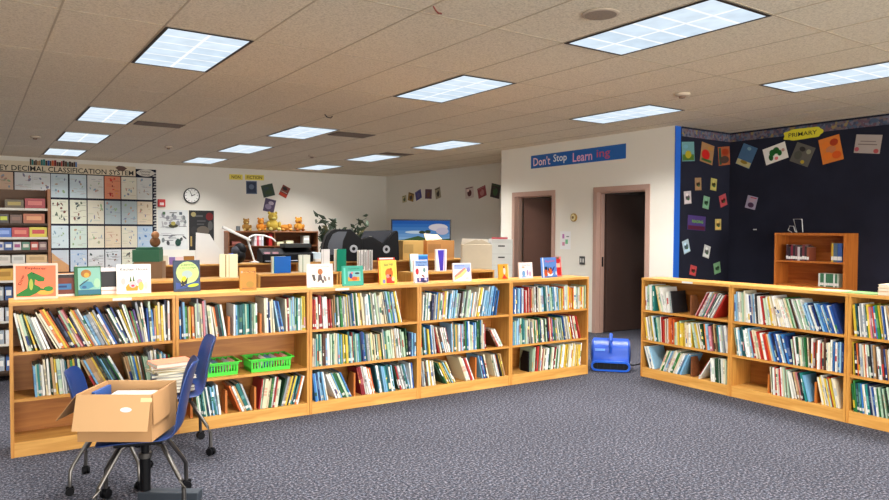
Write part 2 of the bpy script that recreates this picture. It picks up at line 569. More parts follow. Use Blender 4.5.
def place(row, u, d=0.0, z=0.0):
    U_, D_ = uvec(row[2])
    return Vector((row[0], row[1], 0)) + U_ * u + D_ * d + Vector((0, 0, z))

def bookcase(loc, rz, lab, group, w=BW, h=BH, d=BD, shelves=SH):
    t = thing('bookcase', lab, 'bookcase', loc, rz, group)
    sd = MB().box((0, 0, 0), (ST, d, h - 0.024), M_OAKZ).build('side_panel', t)
    MB().box((w - ST, 0, 0), (w, d, h - 0.024), M_OAKZ).build('side_panel', t)
    MB().box((0, -0.004, h - 0.024), (w, d, h), M_OAKE).build('top_panel', t)
    MB().box((ST, d - 0.012, 0.0), (w - ST, d - 0.002, h - 0.0245), M_OAK_SHADE).build('back_panel', t)
    for i, z in enumerate(shelves):
        if i == 0:
            b = MB()
            b.prism([(0.004, 0), (0.022, 0), (0.022, z - 0.02), (d - 0.013, z - 0.02), (d - 0.013, z), (0.004, z)], lambda p, q, s: (s, p, q), ST, w - ST, M_OAKE)
            b.build('base_panel', t)
        else:
            MB().box((ST, 0.004, z - 0.02), (w - ST, d - 0.0125, z), M_OAK).build('shelf', t)
    return t

UN_A = ['bookcase behind the chairs', 'bookcase with green baskets', 'bookcase next past the baskets', 'bookcase two from the fan', 'bookcase ending at the fan']
UN_B = ['bookcase nearest the doorway', 'bookcase below orange cabinet', 'bookcase under flat magazines']
for i in range(5):
    p = place(ROW_A, i * PITCH)
    bookcase(p, ROW_A[2], 'low oak ' + UN_A[i] + ', full of picture books', 'low oak bookcases around the reading area')
for i in range(3):
    p = place(ROW_B, i * PITCH)
    bookcase(p, ROW_B[2], 'low oak ' + UN_B[i] + ', full of picture books', 'low oak bookcases around the reading area')
# white shelf labels on the top edges
for row, u, n in ((ROW_A, 0.66, 'bookcase behind the chairs'), (ROW_A, 2.30, 'bookcase next to the basket one'), (ROW_B, 0.55, 'bookcase nearest the dark doorway')):
    o = MB().box((-0.06, -0.0012, -0.009), (0.06, 0, 0.009), M_WHITE).build('shelf_label', None, place(row, u, -0.0043, BH - 0.012), (0, 0, row[2]))
    tag(o, 'small white paper label on the top edge of the ' + n, 'label', 'paper shelf labels')

# second and third rows behind, same make
def row_cases(x0, y0, n, w, labs, group, ang=-0.032):
    out = []
    for i in range(n):
        U_, D_ = uvec(ang)
        p = Vector((x0, y0, 0)) + U_ * (i * w)
        out.append(bookcase(p, ang, labs[i], group, w=w - 0.003))
    return out
R2U = [(1.22, 6.64, 1.02), (2.47, 7.06, 0.91), (3.385, 7.03, 0.60), (4.00, 6.50, 1.15)]
for (x, y, w_), n_ in zip(R2U, ('frog book', 'white animal book', 'bear book', 'rainbow book')):
    bookcase((x, y, 0), -0.02, 'low oak bookcase in the second row, behind the ' + n_, 'second row of low bookcases', w=w_ - 0.004)
ROW3 = (1.84, 9.36, -0.02)
row_cases(ROW3[0], ROW3[1], 5, 1.0, ['low oak bookcase in the third row, under the ' + s for s in ('white board and bag', 'desk lamp', 'black cases', 'television', 'white drawer unit')], 'third row of low bookcases', -0.02)

# ------------------------------------------------------------------ shelved books
PAL = {
 'white': [(226, 224, 216), (214, 214, 208), (232, 230, 226)], 'cream': [(216, 204, 172), (224, 214, 186)], 'pale green': [(172, 196, 170), (188, 206, 180)], 'grey': [(150, 154, 158), (176, 180, 180)],
 'teal': [(24, 120, 116), (40, 142, 136), (20, 98, 104)], 'green': [(34, 116, 62), (60, 140, 70), (24, 84, 52)], 'blue': [(36, 92, 164), (58, 128, 190), (30, 66, 130)],
 'light blue': [(126, 176, 206), (150, 190, 214)], 'navy': [(26, 34, 76), (38, 44, 88)], 'red': [(176, 36, 34), (196, 52, 42), (150, 28, 40)], 'pink': [(204, 130, 140), (214, 150, 150)],
 'orange': [(214, 104, 36), (224, 126, 52)], 'yellow': [(222, 190, 60), (204, 176, 44)], 'tan': [(178, 140, 94), (190, 156, 112)], 'brown': [(104, 66, 44), (86, 54, 38)], 'black': [(30, 30, 34), (44, 42, 46)], 'purple': [(92, 62, 130), (76, 50, 108)]}
W_STD = dict(white=22, cream=13, grey=9, teal=9, green=8, blue=9, navy=4, red=6, orange=3, yellow=7, tan=5, brown=4, black=5, purple=2, pink=3)
W_STD['pale green'] = 8; W_STD['light blue'] = 6
W_PALE = dict(white=24, cream=18, grey=11, teal=7, blue=3, red=3, tan=6, green=6, yellow=6, orange=1, black=3, brown=2); W_PALE['pale green'] = 16; W_PALE['light blue'] = 6
W_TEAL = dict(white=12, teal=14); W_TEAL['pale green'] = 16; W_TEAL['light blue'] = 12
W_BLUE = dict(blue=14, navy=4, white=4); W_BLUE['light blue'] = 8
W_YEL = dict(yellow=12, white=10, cream=10, orange=3, red=2); W_YEL['pale green'] = 8
W_GRN = dict(green=10, white=10, cream=8, red=3, brown=2); W_GRN['pale green'] = 8
W_RED = dict(red=9, white=6, orange=3, brown=2, cream=4)
W_DARK = dict(black=8, brown=6, navy=3, green=3, tan=2)
for _k in PAL:
    PAL[_k] = [tuple(int(0.86 * 255 * (v / 255) ** 1.3 + 0.14 * (sum(c) / 3) ** 1.0 * 0.9) for v in c) for c in PAL[_k]]
def pick(w):
    ks = list(w)
    return R.choices(ks, [w[k] for k in ks])[0]

def book_shape(t, h, d, cname, flip):
    """cover cross-section swept up the spine in printed bands; returns verts, faces, materials"""
    c = R.choice(PAL[cname])
    base = paint(c, 0.5, var=0.05)
    bands = [(0, base)]
    lv = [0.0]
    def band(z0, z1, col):
        bands.append((z0, col)); bands.append((z1, base))
    if R.random() < 0.35:
        band(0.018, 0.040, M_LAB)
    light = sum(c) > 430
    q = R.random()
    if q < 0.55:
        z0 = h * R.uniform(0.28, 0.45); z1 = h * R.uniform(0.6, 0.9)
        ink = R.choice([(40, 40, 46), (160, 40, 36), (40, 80, 140), (30, 100, 70)]) if light else R.choice([(230, 228, 220), (224, 200, 90), (210, 206, 196)])
        n = R.choice([1, 1, 2, 3])
        for k in range(n):
            a = z0 + (z1 - z0) * k / n
            b = z0 + (z1 - z0) * (k + 0.75) / n
            band(a, b, paint(ink, 0.55, var=0.0) if R.random() < 0.12 else paint(tuple(int(c[i] * 0.72 + ink[i] * 0.28) for i in range(3)), 0.55, var=0.0))
    elif q < 0.66:
        band(h * R.uniform(0.08, 0.2), h * R.uniform(0.3, 0.5), paint(R.choice(PAL[pick(W_STD)]), 0.5, var=0.0))
    bd = min(0.0022, t * 0.22)
    prof = [(0, 0), (t, 0), (t, d), (t - bd, d), (t - bd, bd), (bd, bd), (bd, d), (0, d)]
    lv = [b[0] for b in bands] + [h]
    vs, fs, ms = [], [], []
    for z in lv:
        vs += [(x - (t if flip else 0), y, z) for x, y in prof]
    n = 8
    for i in range(len(lv) - 1):
        for k in range(n):
            fs.append((i * n + k, i * n + (k + 1) % n, (i + 1) * n + (k + 1) % n, (i + 1) * n + k))
            ms.append(bands[i][1] if k == 0 else base)
    e = (len(lv) - 1) * n
    for o, rev in ((0, True), (e, False)):
        for q4 in ((0, 1, 4, 5), (1, 2, 3, 4), (0, 5, 6, 7)):
            f = tuple(o + i for i in q4)
            fs.append(f[::-1] if rev else f); ms.append(base)
    x0 = (-t if flip else 0)
    page = ((x0 + bd * 1.02, bd * 1.05, 0.003), (x0 + t - bd * 1.02, d - 0.005, h - 0.005))
    return vs, fs, ms, page

BOOKS = []      # every shelved book before it is built

def fill(row, unit, shelf, segs, unitname):
    z = SH[shelf]
    clear = ([SH[1] - 0.02, SH[2] - 0.02, BH - 0.024][shelf]) - z - 0.006
    pos = unit * PITCH + ST + 0.003
    end = unit * PITCH + BW - ST - 0.003
    Wd = end - pos
    uR = pos
    prev = None
    order = 0
    for (a, b, lean0, lean1, hmin, hmax, tmin, tmax, pal) in segs:
        start = pos + a * Wd
        stop = pos + b * Wd
        last = None
        while True:
            cname = pick(pal)
            t = R.uniform(tmin, tmax)
            if R.random() < 0.12:
                t *= 1.6
            h = R.uniform(hmin, hmax) * 1.05
            # runs of alike sizes
            if last and R.random() < 0.45:
                h = last + R.uniform(-0.006, 0.006)
            last = h
            f = min(1, max(0, (max(uR, start) - pos) / Wd - a) / max(1e-6, b - a))
            th = math.radians(lean0 + (lean1 - lean0) * f + R.uniform(-1.2, 1.2))
            ac = abs(th)
            h = min(h, (clear - t * math.sin(ac)) / math.cos(ac))
            w = t / math.cos(th)
            uL = uR + 0.0009
            if prev is not None:
                pth, ph = prev
                if th > pth:
                    uL += max(ph * math.cos(pth), 0) * (math.tan(th) - math.tan(pth))
                uL = max(uL, start)
            else:
                # top-left lean needs room from the side panel
                if th > 0:
                    uL = max(start, uL + h * math.sin(th))
                uL = max(uL, start)
            top_right = uL + w - (h * math.sin(th) if th < 0 else 0)
            if uL + w > stop or (th < 0 and top_right + 0.002 > end):
                break
            order += 1
            BOOKS.append(dict(row=row, u=uL + (w if th < 0 else 0), z=z, th=th, t=t, h=h, d=min(0.255, R.uniform(0.72, 0.95) * 0.24), pull=R.uniform(0.004, 0.028), c=cname, order=order, unit=unitname, shelf=shelf, ui=unit))
            uR = uL + w
            prev = (th, h)

A = ROW_A; B = ROW_B
S = W_STD
n0, n1 = 0.0075, 0.0145
def seg(a, b, l0, l1, pal=S, h0=0.215, h1=0.275, t0=n0, t1=n1):
    return (a, b, l0, l1, h0, h1, t0, t1, pal)
# row A, from the chairs' end
fill(A, 0, 2, [seg(0.0, 0.12, 11, 14, W_GRN), seg(0.12, 0.24, 17, 24, W_PALE), seg(0.24, 0.34, 26, 27, W_YEL, 0.25, 0.28), seg(0.34, 0.72, 26, 25), seg(0.72, 0.84, 20, 8), seg(0.84, 1.0, 4, 1)], UN_A[0])
fill(A, 0, 1, [seg(0.12, 0.42, 3, 7, S, 0.19, 0.245), seg(0.42, 0.72, 24, 27, S, 0.22, 0.26), seg(0.72, 1.0, 14, 2, W_PALE, 0.19, 0.23)], UN_A[0])
fill(A, 1, 2, [seg(0.01, 0.22, 1, 3, S, 0.22, 0.275), seg(0.22, 0.355, 7, 10, W_PALE, 0.21, 0.225), seg(0.405, 0.60, 0.5, 1, W_TEAL, 0.215, 0.222, 0.010, 0.015), seg(0.655, 0.74, 2, 4, W_PALE, 0.215, 0.26), seg(0.74, 0.82, 11, 11, W_BLUE, 0.235, 0.25), seg(0.83, 1.0, 2, 0.5, W_PALE, 0.215, 0.27)], UN_A[1])
fill(A, 1, 0, [seg(0.14, 0.31, 9, 8, W_TEAL, 0.205, 0.215, 0.009, 0.013), seg(0.40, 0.56, 24, 22, W_PALE, 0.20, 0.22, 0.012, 0.018), seg(0.60, 0.76, -7, -9, W_GRN, 0.19, 0.22), seg(0.775, 0.975, -14, -15, S, 0.19, 0.225)], UN_A[1])
fill(A, 2, 2, [seg(0.01, 0.2, 2, 4, W_RED, 0.22, 0.27), seg(0.2, 0.6, 4, 6, W_PALE, 0.22, 0.26), seg(0.6, 0.82, 7, 12, W_PALE, 0.22, 0.265), seg(0.82, 0.88, 13, 13, W_YEL, 0.25, 0.265)], UN_A[2])
fill(A, 2, 1, [seg(0.0, 0.30, 1, 2, W_PALE, 0.2, 0.25), seg(0.30, 0.62, 3, 6, S, 0.2, 0.25), seg(0.62, 0.93, 7, 6, W_PALE, 0.2, 0.25), seg(0.93, 1.0, 2, 1, W_BLUE, 0.19, 0.2)], UN_A[2])
fill(A, 2, 0, [seg(0.0, 0.15, 8, 10, W_BLUE, 0.21, 0.225), seg(0.22, 0.37, 24, 26, W_PALE, 0.205, 0.225), seg(0.45, 0.6, 12, 14, W_RED, 0.21, 0.235), seg(0.62, 0.79, 11, 10, W_TEAL, 0.205, 0.235), seg(0.83, 0.95, 16, 17, W_PALE, 0.205, 0.215), seg(0.955, 1.0, 7, 5, W_BLUE, 0.21, 0.22)], UN_A[2])
fill(A, 3, 2, [seg(0.02, 0.30, -2, -5, S, 0.2, 0.24), seg(0.30, 0.6, -7, -9, W_PALE, 0.21, 0.25), seg(0.6, 0.68, -10, -10, W_YEL, 0.24, 0.26), seg(0.68, 0.85, -10, -9, W_BLUE, 0.22, 0.27)], UN_A[3])
fill(A, 3, 1, [seg(0.0, 0.17, 4, 7, W_PALE, 0.21, 0.25), seg(0.17, 0.34, 15, 15, W_RED, 0.205, 0.23), seg(0.34, 0.74, 3, 1, S, 0.2, 0.255), seg(0.86, 0.95, 30, 30, W_RED, 0.17, 0.18, 0.013, 0.017)], UN_A[3])
fill(A, 3, 0, [seg(0.0, 0.17, 6, 9, W_PALE, 0.205, 0.23), seg(0.26, 0.40, 28, 29, W_PALE, 0.2, 0.22), seg(0.50, 0.605, 22, 23, W_GRN, 0.21, 0.23, 0.015, 0.02), seg(0.66, 0.79, 14, 15, S, 0.2, 0.23), seg(0.86, 0.98, 16, 15, W_PALE, 0.2, 0.215)], UN_A[3])
fill(A, 4, 2, [seg(0.01, 0.16, 0.5, 1, W_BLUE, 0.22, 0.24), seg(0.16, 0.4, 1, 3, W_RED, 0.2, 0.24), seg(0.4, 0.62, 5, 6, W_TEAL, 0.22, 0.24), seg(0.62, 1.0, 2, 0.5, W_YEL, 0.2, 0.225)], UN_A[4])
fill(A, 4, 1, [seg(0.0, 0.2, 1, 2, W_TEAL, 0.21, 0.24), seg(0.2, 0.6, 4, 6, S, 0.2, 0.23), seg(0.6, 0.82, 9, 13, S, 0.21, 0.24), seg(0.82, 0.93, 14, 15, W_RED, 0.22, 0.235)], UN_A[4])
fill(A, 4, 0, [seg(0.27, 0.62, -4, -7, W_GRN, 0.19, 0.225), seg(0.62, 0.94, -7, -5, W_YEL, 0.2, 0.235)], UN_A[4])
# row B, from the doorway end
fill(B, 0, 2, [seg(0.02, 0.15, 1, 2, W_TEAL, 0.22, 0.25), seg(0.2, 0.30, 14, 15, W_YEL, 0.235, 0.25), seg(0.30, 0.40, 8, 8, S, 0.19, 0.21), seg(0.44, 0.49, -27, -27, W_PALE, 0.225, 0.24), seg(0.62, 0.84, -28, -29, S, 0.235, 0.25)], UN_B[0])
fill(B, 0, 1, [seg(0.02, 0.22, 9, 10, W_PALE, 0.2, 0.24), seg(0.22, 0.4, 3, 2, W_RED, 0.21, 0.245), seg(0.4, 0.6, 2, 3, W_YEL, 0.2, 0.225), seg(0.6, 0.76, 13, 13, W_PALE, 0.21, 0.235), seg(0.76, 1.0, 8, 7, S, 0.21, 0.24)], UN_B[0])
fill(B, 0, 0, [seg(0.0, 0.17, 20, 21, W_TEAL, 0.205, 0.22), seg(0.20, 0.52, -24, -26, W_PALE, 0.205, 0.22), seg(0.66, 0.70, -32, -32, W_RED, 0.2, 0.21), seg(0.79, 0.99, 4, 3, W_GRN, 0.2, 0.22)], UN_B[0])
fill(B, 1, 2, [seg(0.0, 0.26, 2, 6, W_PALE, 0.22, 0.265), seg(0.26, 0.42, 8, 12, W_YEL, 0.22, 0.26), seg(0.42, 0.72, 17, 20, W_PALE, 0.225, 0.255), seg(0.72, 0.99, 20, 18, W_BLUE, 0.2, 0.235)], UN_B[1])
fill(B, 1, 1, [seg(0.0, 0.2, 9, 11, W_TEAL, 0.215, 0.25), seg(0.2, 0.4, 13, 15, W_RED, 0.21, 0.24), seg(0.4, 0.58, 16, 15, W_BLUE, 0.215, 0.24), seg(0.58, 0.72, 8, 4, W_GRN, 0.2, 0.225), seg(0.72, 0.9, 1, 0.5, W_RED, 0.19, 0.25), seg(0.9, 1.0, 0.5, 0.5, W_BLUE, 0.22, 0.235)], UN_B[1])
fill(B, 1, 0, [seg(0.36, 0.55, 4, 5, W_GRN, 0.215, 0.235), seg(0.57, 0.74, 13, 14, S, 0.2, 0.225), seg(0.78, 0.99, 13, 12, W_YEL, 0.205, 0.225)], UN_B[1])
fill(B, 2, 2, [seg(0.0, 0.3, 5, 9, S, 0.22, 0.26), seg(0.3, 1.0, 14, 8, W_PALE, 0.22, 0.25)], UN_B[2])
fill(B, 2, 1, [seg(0.0, 0.45, 4, 8, S, 0.21, 0.245), seg(0.45, 1.0, 18, 10, S, 0.21, 0.24)], UN_B[2])
fill(B, 2, 0, [seg(0.02, 0.5, 6, 13, S, 0.2, 0.23), seg(0.5, 1.0, 12, 8, S, 0.2, 0.22)], UN_B[2])

# wooden bookends on the shelves
ENDS = [
    (A, 1, 2, 0.368, 0.14, 'brown bookend before the teal series on the basket bookcase top shelf'),
    (A, 1, 2, 0.618, 0.15, 'brown bookend after the teal series on the basket bookcase top shelf'),
    (A, 1, 0, 0.085, 0.17, 'wide brown bookend at the start of the shelf below the baskets'),
    (A, 1, 0, 0.345, 0.17, 'brown bookend in the middle of the shelf below the baskets'),
    (A, 1, 0, 0.572, 0.17, 'brown bookend before the green books below the baskets'),
    (A, 3, 0, 0.62, 0.20, 'tall brown bookend on the bottom shelf two from the blue fan'),
    (A, 2, 0, 0.39, 0.19, 'brown bookend on bottom shelf beside the basket bookcase'),
    (A, 4, 0, 0.225, 0.2, 'black bookend on the bottom shelf beside the blue fan', 'k'),
    (B, 0, 0, 0.575, 0.19, 'dark brown bookend on the bottom shelf nearest the dark doorway', 'w'),
    (B, 0, 2, 0.555, 0.19, 'dark brown bookend on the top shelf nearest the dark doorway', 'w'),
    (B, 1, 0, 0.335, 0.16, 'brown bookend beside the empty gap below the orange cabinet'),
    (B, 1, 0, 0.752, 0.17, 'brown bookend amid the bottom shelf below the orange cabinet'),
]
for e in ENDS:
    row, unit, shelf, f, h, lab = e[:6]
    mat = {'k': M_BLACK, 'w': M_WALNUT}.get(e[6] if len(e) > 6 else '', M_CHERRY)
    u = unit * PITCH + ST + f * (BW - 2 * ST)
    m = MB()
    m.prism([(0.02, 0), (0.14, 0), (0.14, h * 0.55), (0.10, h), (0.02, h)], lambda p, q, s: (s, p, q), 0, 0.016, mat)
    m.box((0.016, 0.03, 0), (0.024, 0.13, 0.003), mat)
    o = m.build('bookend', None, place(row, u, 0.012, SH[shelf] + 0.0005), (0, 0, row[2]))
    tag(o, lab, 'bookend', 'bookends on the shelves')
    keep = []
    for b in BOOKS:
        hit = False
        if b['row'] is row and b['ui'] == unit and b['shelf'] == shelf:
            tn = math.tan(b['th']); w_ = b['t'] / math.cos(b['th'])
            l0 = b['u'] - (w_ if b['th'] < 0 else 0)
            lo = min(l0, l0 - h * tn) - 0.002; hi = max(l0 + w_, l0 + w_ - h * tn) + 0.002
            hit = lo < u + 0.024 and hi > u
        if not hit:
            keep.append(b)
    BOOKS = keep
cnt = {}
for b in sorted(BOOKS, key=lambda b: b['u']):
    k3 = (b['unit'], b['shelf'])
    cnt[k3] = cnt.get(k3, 0) + 1
    b['order'] = cnt[k3]

# camera numbers, used to tell which books show largest
FPX = 692.3; YAW = 0.5992; PITCHA = -0.0294; ROLL = 0.0051
FWD = Vector((math.sin(YAW) * math.cos(PITCHA), math.cos(YAW) * math.cos(PITCHA), math.sin(PITCHA)))
RGT = Vector((math.cos(YAW), -math.sin(YAW), 0))
UPV = RGT.cross(FWD)
RG2 = RGT * math.cos(ROLL) + UPV * math.sin(ROLL)
UP2 = UPV * math.cos(ROLL) - RGT * math.sin(ROLL)
CAM = Vector((0, 0, 1.482))
for b in BOOKS:
    p = place(b['row'], b['u'], 0, b['z'] + b['h'] / 2) - CAM
    dep = p.dot(FWD)
    px = 444.5 + FPX * p.dot(RG2) / dep
    U_, D_ = uvec(b['row'][2])
    face = abs(p.normalized().dot(D_))
    b['size'] = b['t'] * b['h'] * face / dep ** 2 if px < 889 else -1
    b['px'] = px
BOOKS = [b for b in BOOKS if b['px'] < 960]
BOOKS.sort(key=lambda b: -b['size'])
SHELFN = ['bottom', 'middle', 'top']
rest = MB()
for i, b in enumerate(BOOKS):
    vs, fs, ms, pg = book_shape(b['t'], b['h'], b['d'], b['c'], b['th'] < 0)
    loc = place(b['row'], b['u'], b['pull'], b['z'] + 0.0005)
    rot = (0, -b['th'], b['row'][2])
    if i < 300:
        m = MB()
        for f, mm in zip(fs, ms):
            m.f.append(list(f)); m.mi.append(m.m(mm))
        m.v = [Vector(v) for v in vs]
        o = m.build('book', None, loc, rot)
        MB().box(pg[0], pg[1], M_PAGE).build('pages', o)
        d = math.degrees(b['th'])
        look = 'leaning ' if abs(d) > 16 else ('tilted ' if abs(d) > 6 else 'upright ')
        sz = 'thick ' if b['t'] > 0.016 else 'slim '
        tag(o, '%s%s%s book, %s along %s shelf of the %s' % (sz, look, b['c'], nth(b['order']), SHELFN[b['shelf']], b['unit']), 'book', 'picture books shelved in the low bookcases')
    else:
        Mx = Matrix.Translation(loc) @ Matrix.Rotation(rot[2], 4, 'Z') @ Matrix.Rotation(rot[1], 4, 'Y')
        o0 = len(rest.v)
        rest.v += [Mx @ Vector(v) for v in vs]
        for f, mm in zip(fs, ms):
            rest.f.append([q + o0 for q in f]); rest.mi.append(rest.m(mm))
        rest.box(pg[0], pg[1], M_PAGE, Mx)
tag(rest.build('shelved_books'), 'the many smaller looking picture books filling the low oak bookcases', 'books', None, 'stuff')

# ------------------------------------------------------------------ green baskets
M_GREEN = paint((64, 200, 48), 0.4, var=0.05)
def basket(u, lab, yaw=0.0):
    t = thing('basket', lab, 'basket', place(A, u, 0.035, SH[1] + 0.0006), A[2] + yaw, 'green plastic baskets')
    w, d, h = 0.33, 0.225, 0.105
    m = MB()
    m.box((0.015, 0.012, 0), (w - 0.015, d - 0.012, 0.004), M_GREEN)
    def ring(z0, z1, o0, th):
        a, b, c, e = -o0, -o0, w + o0, d + o0
        a += 0.012; b += 0.010; c -= 0.012; e -= 0.010
        m.box((a, b, z0), (c, b + th, z1), M_GREEN); m.box((a, e - th, z0), (c, e, z1), M_GREEN)
        m.box((a, b + th, z0), (a + th, e - th, z1), M_GREEN); m.box((c - th, b + th, z0), (c, e - th, z1), M_GREEN)
    ring(0.0, 0.028, 0.0, 0.004); ring(0.078, 0.096, 0.009, 0.004)
    n = 15
    for i in range(n):
        x = 0.018 + (w - 0.036) * i / (n - 1)
        for y in (0.006, d - 0.011):
            m.box((x - 0.0045, y, 0.026), (x + 0.0045, y + 0.004, 0.08), M_GREEN)
    for i in range(10):
        y = 0.014 + (d - 0.028) * i / 9
        for x in (0.008, w - 0.012):
            m.box((x, y - 0.0045, 0.026), (x + 0.004, y + 0.0045, 0.08), M_GREEN)
    m.build('basket_body', t)
    r = MB()
    vs, fs = [], []
    for (o0, z) in ((0.0, 0.094), (0.016, 0.097), (0.016, 0.103), (0.0, 0.103)):
        vs += [(-o0 + 0.0, -o0, z), (w + o0, -o0, z), (w + o0, d + o0, z), (-o0, d + o0, z)]
    for k in range(4):
        for i in range(4):
            j = (i + 1) % 4; k2 = (k + 1) % 4
            fs.append((k * 4 + i, k * 4 + j, k2 * 4 + j, k2 * 4 + i))
    r.add(vs, fs, M_GREEN)
    r.build('rim', t)
    return t
bk = [basket(1 * PITCH + 0.135, 'bright green slotted basket of magazines half hidden behind a blue chair', 0.015), basket(1 * PITCH + 0.545, 'bright green slotted basket of magazines beyond the blue chair', -0.015)]
for q, t in enumerate(bk):
    Mt = Matrix.Translation(t.location) @ Matrix.Rotation(t.rotation_euler.z, 4, 'Z')
    cols = [('red', (178, 60, 44)), ('white', (220, 218, 212)), ('blue', (70, 110, 170)), ('brown', (120, 84, 60)), ('grey', (160, 164, 170)), ('pink', (206, 150, 140))]
    if q: cols = [cols[i] for i in (3, 1, 2, 4, 0, 5)]
    for i, (cn, c) in enumerate(cols):
        a = 0.30
        p = Mt @ Vector((0.03 + 0.043 * i, 0.03, 0.006 + 0.0005 * i))
        o = MB().box((0, 0, 0), (0.11, 0.165, 0.007), paint(c, 0.4)).box((0.0005, 0.001, 0.0072), (0.109, 0.164, 0.0078), paint(tuple(min(255, v + 30) for v in c), 0.4)).build('magazine', None, p, (0, -math.radians(58), t.rotation_euler.z))
        tag(o, '%s magazine standing in the green basket %s the chair' % (cn, 'beyond' if q else 'half hidden behind'), 'magazine', 'magazines in the green baskets')

# ------------------------------------------------------------------ picture books standing on display
def stand_book(row, u, dd, z, w, h, thick, yaw, cover, items, lab, lean=-0.10, open_=0.0, group='display books on the bookcase tops', back=None, cat='book'):
    """hardback stood face out; u,dd: centre of its foot on the row's top"""
    if open_ > 0:
        lean = 0.0
    p = place(row, u, dd, z + 0.001 + math.sin(-lean) * (thick + 0.004))
    t = thing('display_book', lab, cat, p, row[2] + yaw, group)
    L = Matrix.Rotation(lean, 4, 'X')
    cm = paint(deep(cover), 0.42, var=0.03)
    bm = paint(deep(back or cover), 0.42, var=0.03)
    m = MB()
    m.box((-w / 2, 0, 0), (w / 2, 0.003, h), cm, L)
    fc = m.build('front_cover', t)
    F = L @ Matrix(((1, 0, 0, 0), (0, 0, -1, 0), (0, 1, 0, h / 2), (0, 0, 0, 1)))
    if items:
        a = MB(); art(a, items, w, h, F)
        ao = a.build('cover_picture', fc)
    if open_ > 0:
        # half open, tent-like: back cover swings behind around the spine
        Bk = L @ Matrix.Translation((-w / 2, 0.004, 0)) @ Matrix.Rotation(open_, 4, 'Z')
        MB().box((0, thick, 0), (w, thick + 0.003, h), bm, Bk).build('back_cover', t)
        pg = MB()
        n = 5
        for i in range(n):
            Pk = L @ Matrix.Translation((-w / 2, 0.004, 0)) @ Matrix.Rotation(open_ * (i + 0.7) / n, 4, 'Z')
            pg.box((0.003, 0.0006 * i + thick * i / n, 0.004), (w - 0.006, 0.0006 * i + thick * i / n + thick / n * 0.8, h - 0.006), M_PAGE, Pk)
        pg.build('pages', t)
    else:
        MB().box((-w / 2, thick, 0), (w / 2, thick + 0.003, h), bm, L).build('back_cover', t)
        MB().box((-w / 2 + 0.003, 0.0031, 0.004), (w / 2 - 0.005, thick - 0.0001, h - 0.005), M_PAGE, L).build('pages', t)
        MB().box((-w / 2 - 0.0026, 0, 0), (-w / 2 - 0.0001, thick + 0.003, h), cm, L).build('spine', t)
    return t

Z1 = BH
def facing(px):    # turn so the cover looks at the room's middle
    return 0.0
GRY = (120, 116, 112)
stand_book(A, 0.155, 0.13, Z1, 0.255, 0.235, 0.02, -0.12, (240, 214, 200), [
    ('r', 0.05, 0.07, 0.95, 0.95, (244, 154, 118)), ('e', 0.70, 0.22, 0.2, 0.1, (240, 190, 100)),
    ('p', [(0.06, 0.09), (0.06, 0.15), (0.30, 0.32), (0.33, 0.55), (0.30, 0.70), (0.40, 0.78), (0.55, 0.70), (0.70, 0.60), (0.68, 0.50), (0.56, 0.50), (0.48, 0.56), (0.47, 0.42), (0.58, 0.35), (0.62, 0.27), (0.50, 0.16), (0.36, 0.09)], (52, 150, 72)),
    ('e', 0.78, 0.29, 0.11, 0.075, (70, 160, 84)), ('p', [(0.55, 0.33), (0.70, 0.28), (0.70, 0.25), (0.54, 0.24)], (52, 140, 70)), ('e', 0.39, 0.42, 0.045, 0.16, (190, 200, 110)),
    ('e', 0.45, 0.73, 0.018, 0.02, (30, 60, 30)), ('t', 'Dino', 0.17, 0.55, 0.26, 0.08, (110, 60, 36), 1.25), ('t', 'Explorer', 0.50, 0.87, 0.48, 0.085, (110, 60, 36), -0.06)],
    'orange picture book with a green long-necked dinosaur on its cover', back=(236, 232, 226), open_=0.16)
stand_book(A, 0.335, 0.24, Z1, 0.16, 0.155, 0.012, 0.0, (232, 226, 220), [
    ('r', 0.03, 0.10, 0.97, 0.97, (136, 70, 26)), ('r', 0.03, 0.82, 0.97, 0.97, (60, 34, 20)), ('r', 0.05, 0.30, 0.72, 0.56, (74, 134, 176)), ('r', 0.14, 0.39, 0.55, 0.48, (30, 74, 130))],
    'white edged brown picture book with a blue box, behind the dinosaur book')
stand_book(A, 0.475, 0.22, Z1, 0.165, 0.205, 0.016, 0.10, (24, 124, 74), [
    ('r', 0.11, 0.04, 0.97, 0.95, (150, 190, 180)), ('r', 0.11, 0.04, 0.97, 0.20, (50, 130, 150)), ('e', 0.42, 0.75, 0.2, 0.14, (176, 134, 64)), ('e', 0.44, 0.70, 0.1, 0.08, (216, 176, 80)), ('p', [(0.14, 0.34), (0.34, 0.50), (0.62, 0.46), (0.72, 0.30), (0.5, 0.22), (0.2, 0.22)], (96, 160, 180)),
    ('e', 0.84, 0.42, 0.12, 0.16, (170, 206, 180)), ('p', [(0.16, 0.36), (0.5, 0.56), (0.52, 0.54), (0.17, 0.33)], (60, 60, 50)), ('e', 0.34, 0.29, 0.09, 0.05, (60, 120, 160))],
    'green bordered picture book with a brown shaggy animal over water')
stand_book(A, 0.605, 0.27, Z1, 0.165, 0.19, 0.012, 0.0, (232, 224, 222), [
    ('r', 0.03, 0.27, 0.93, 0.86, (40, 36, 48)), ('r', 0.15, 0.12, 0.85, 0.16, (210, 180, 172))], 'white picture book with a large black square on its cover')
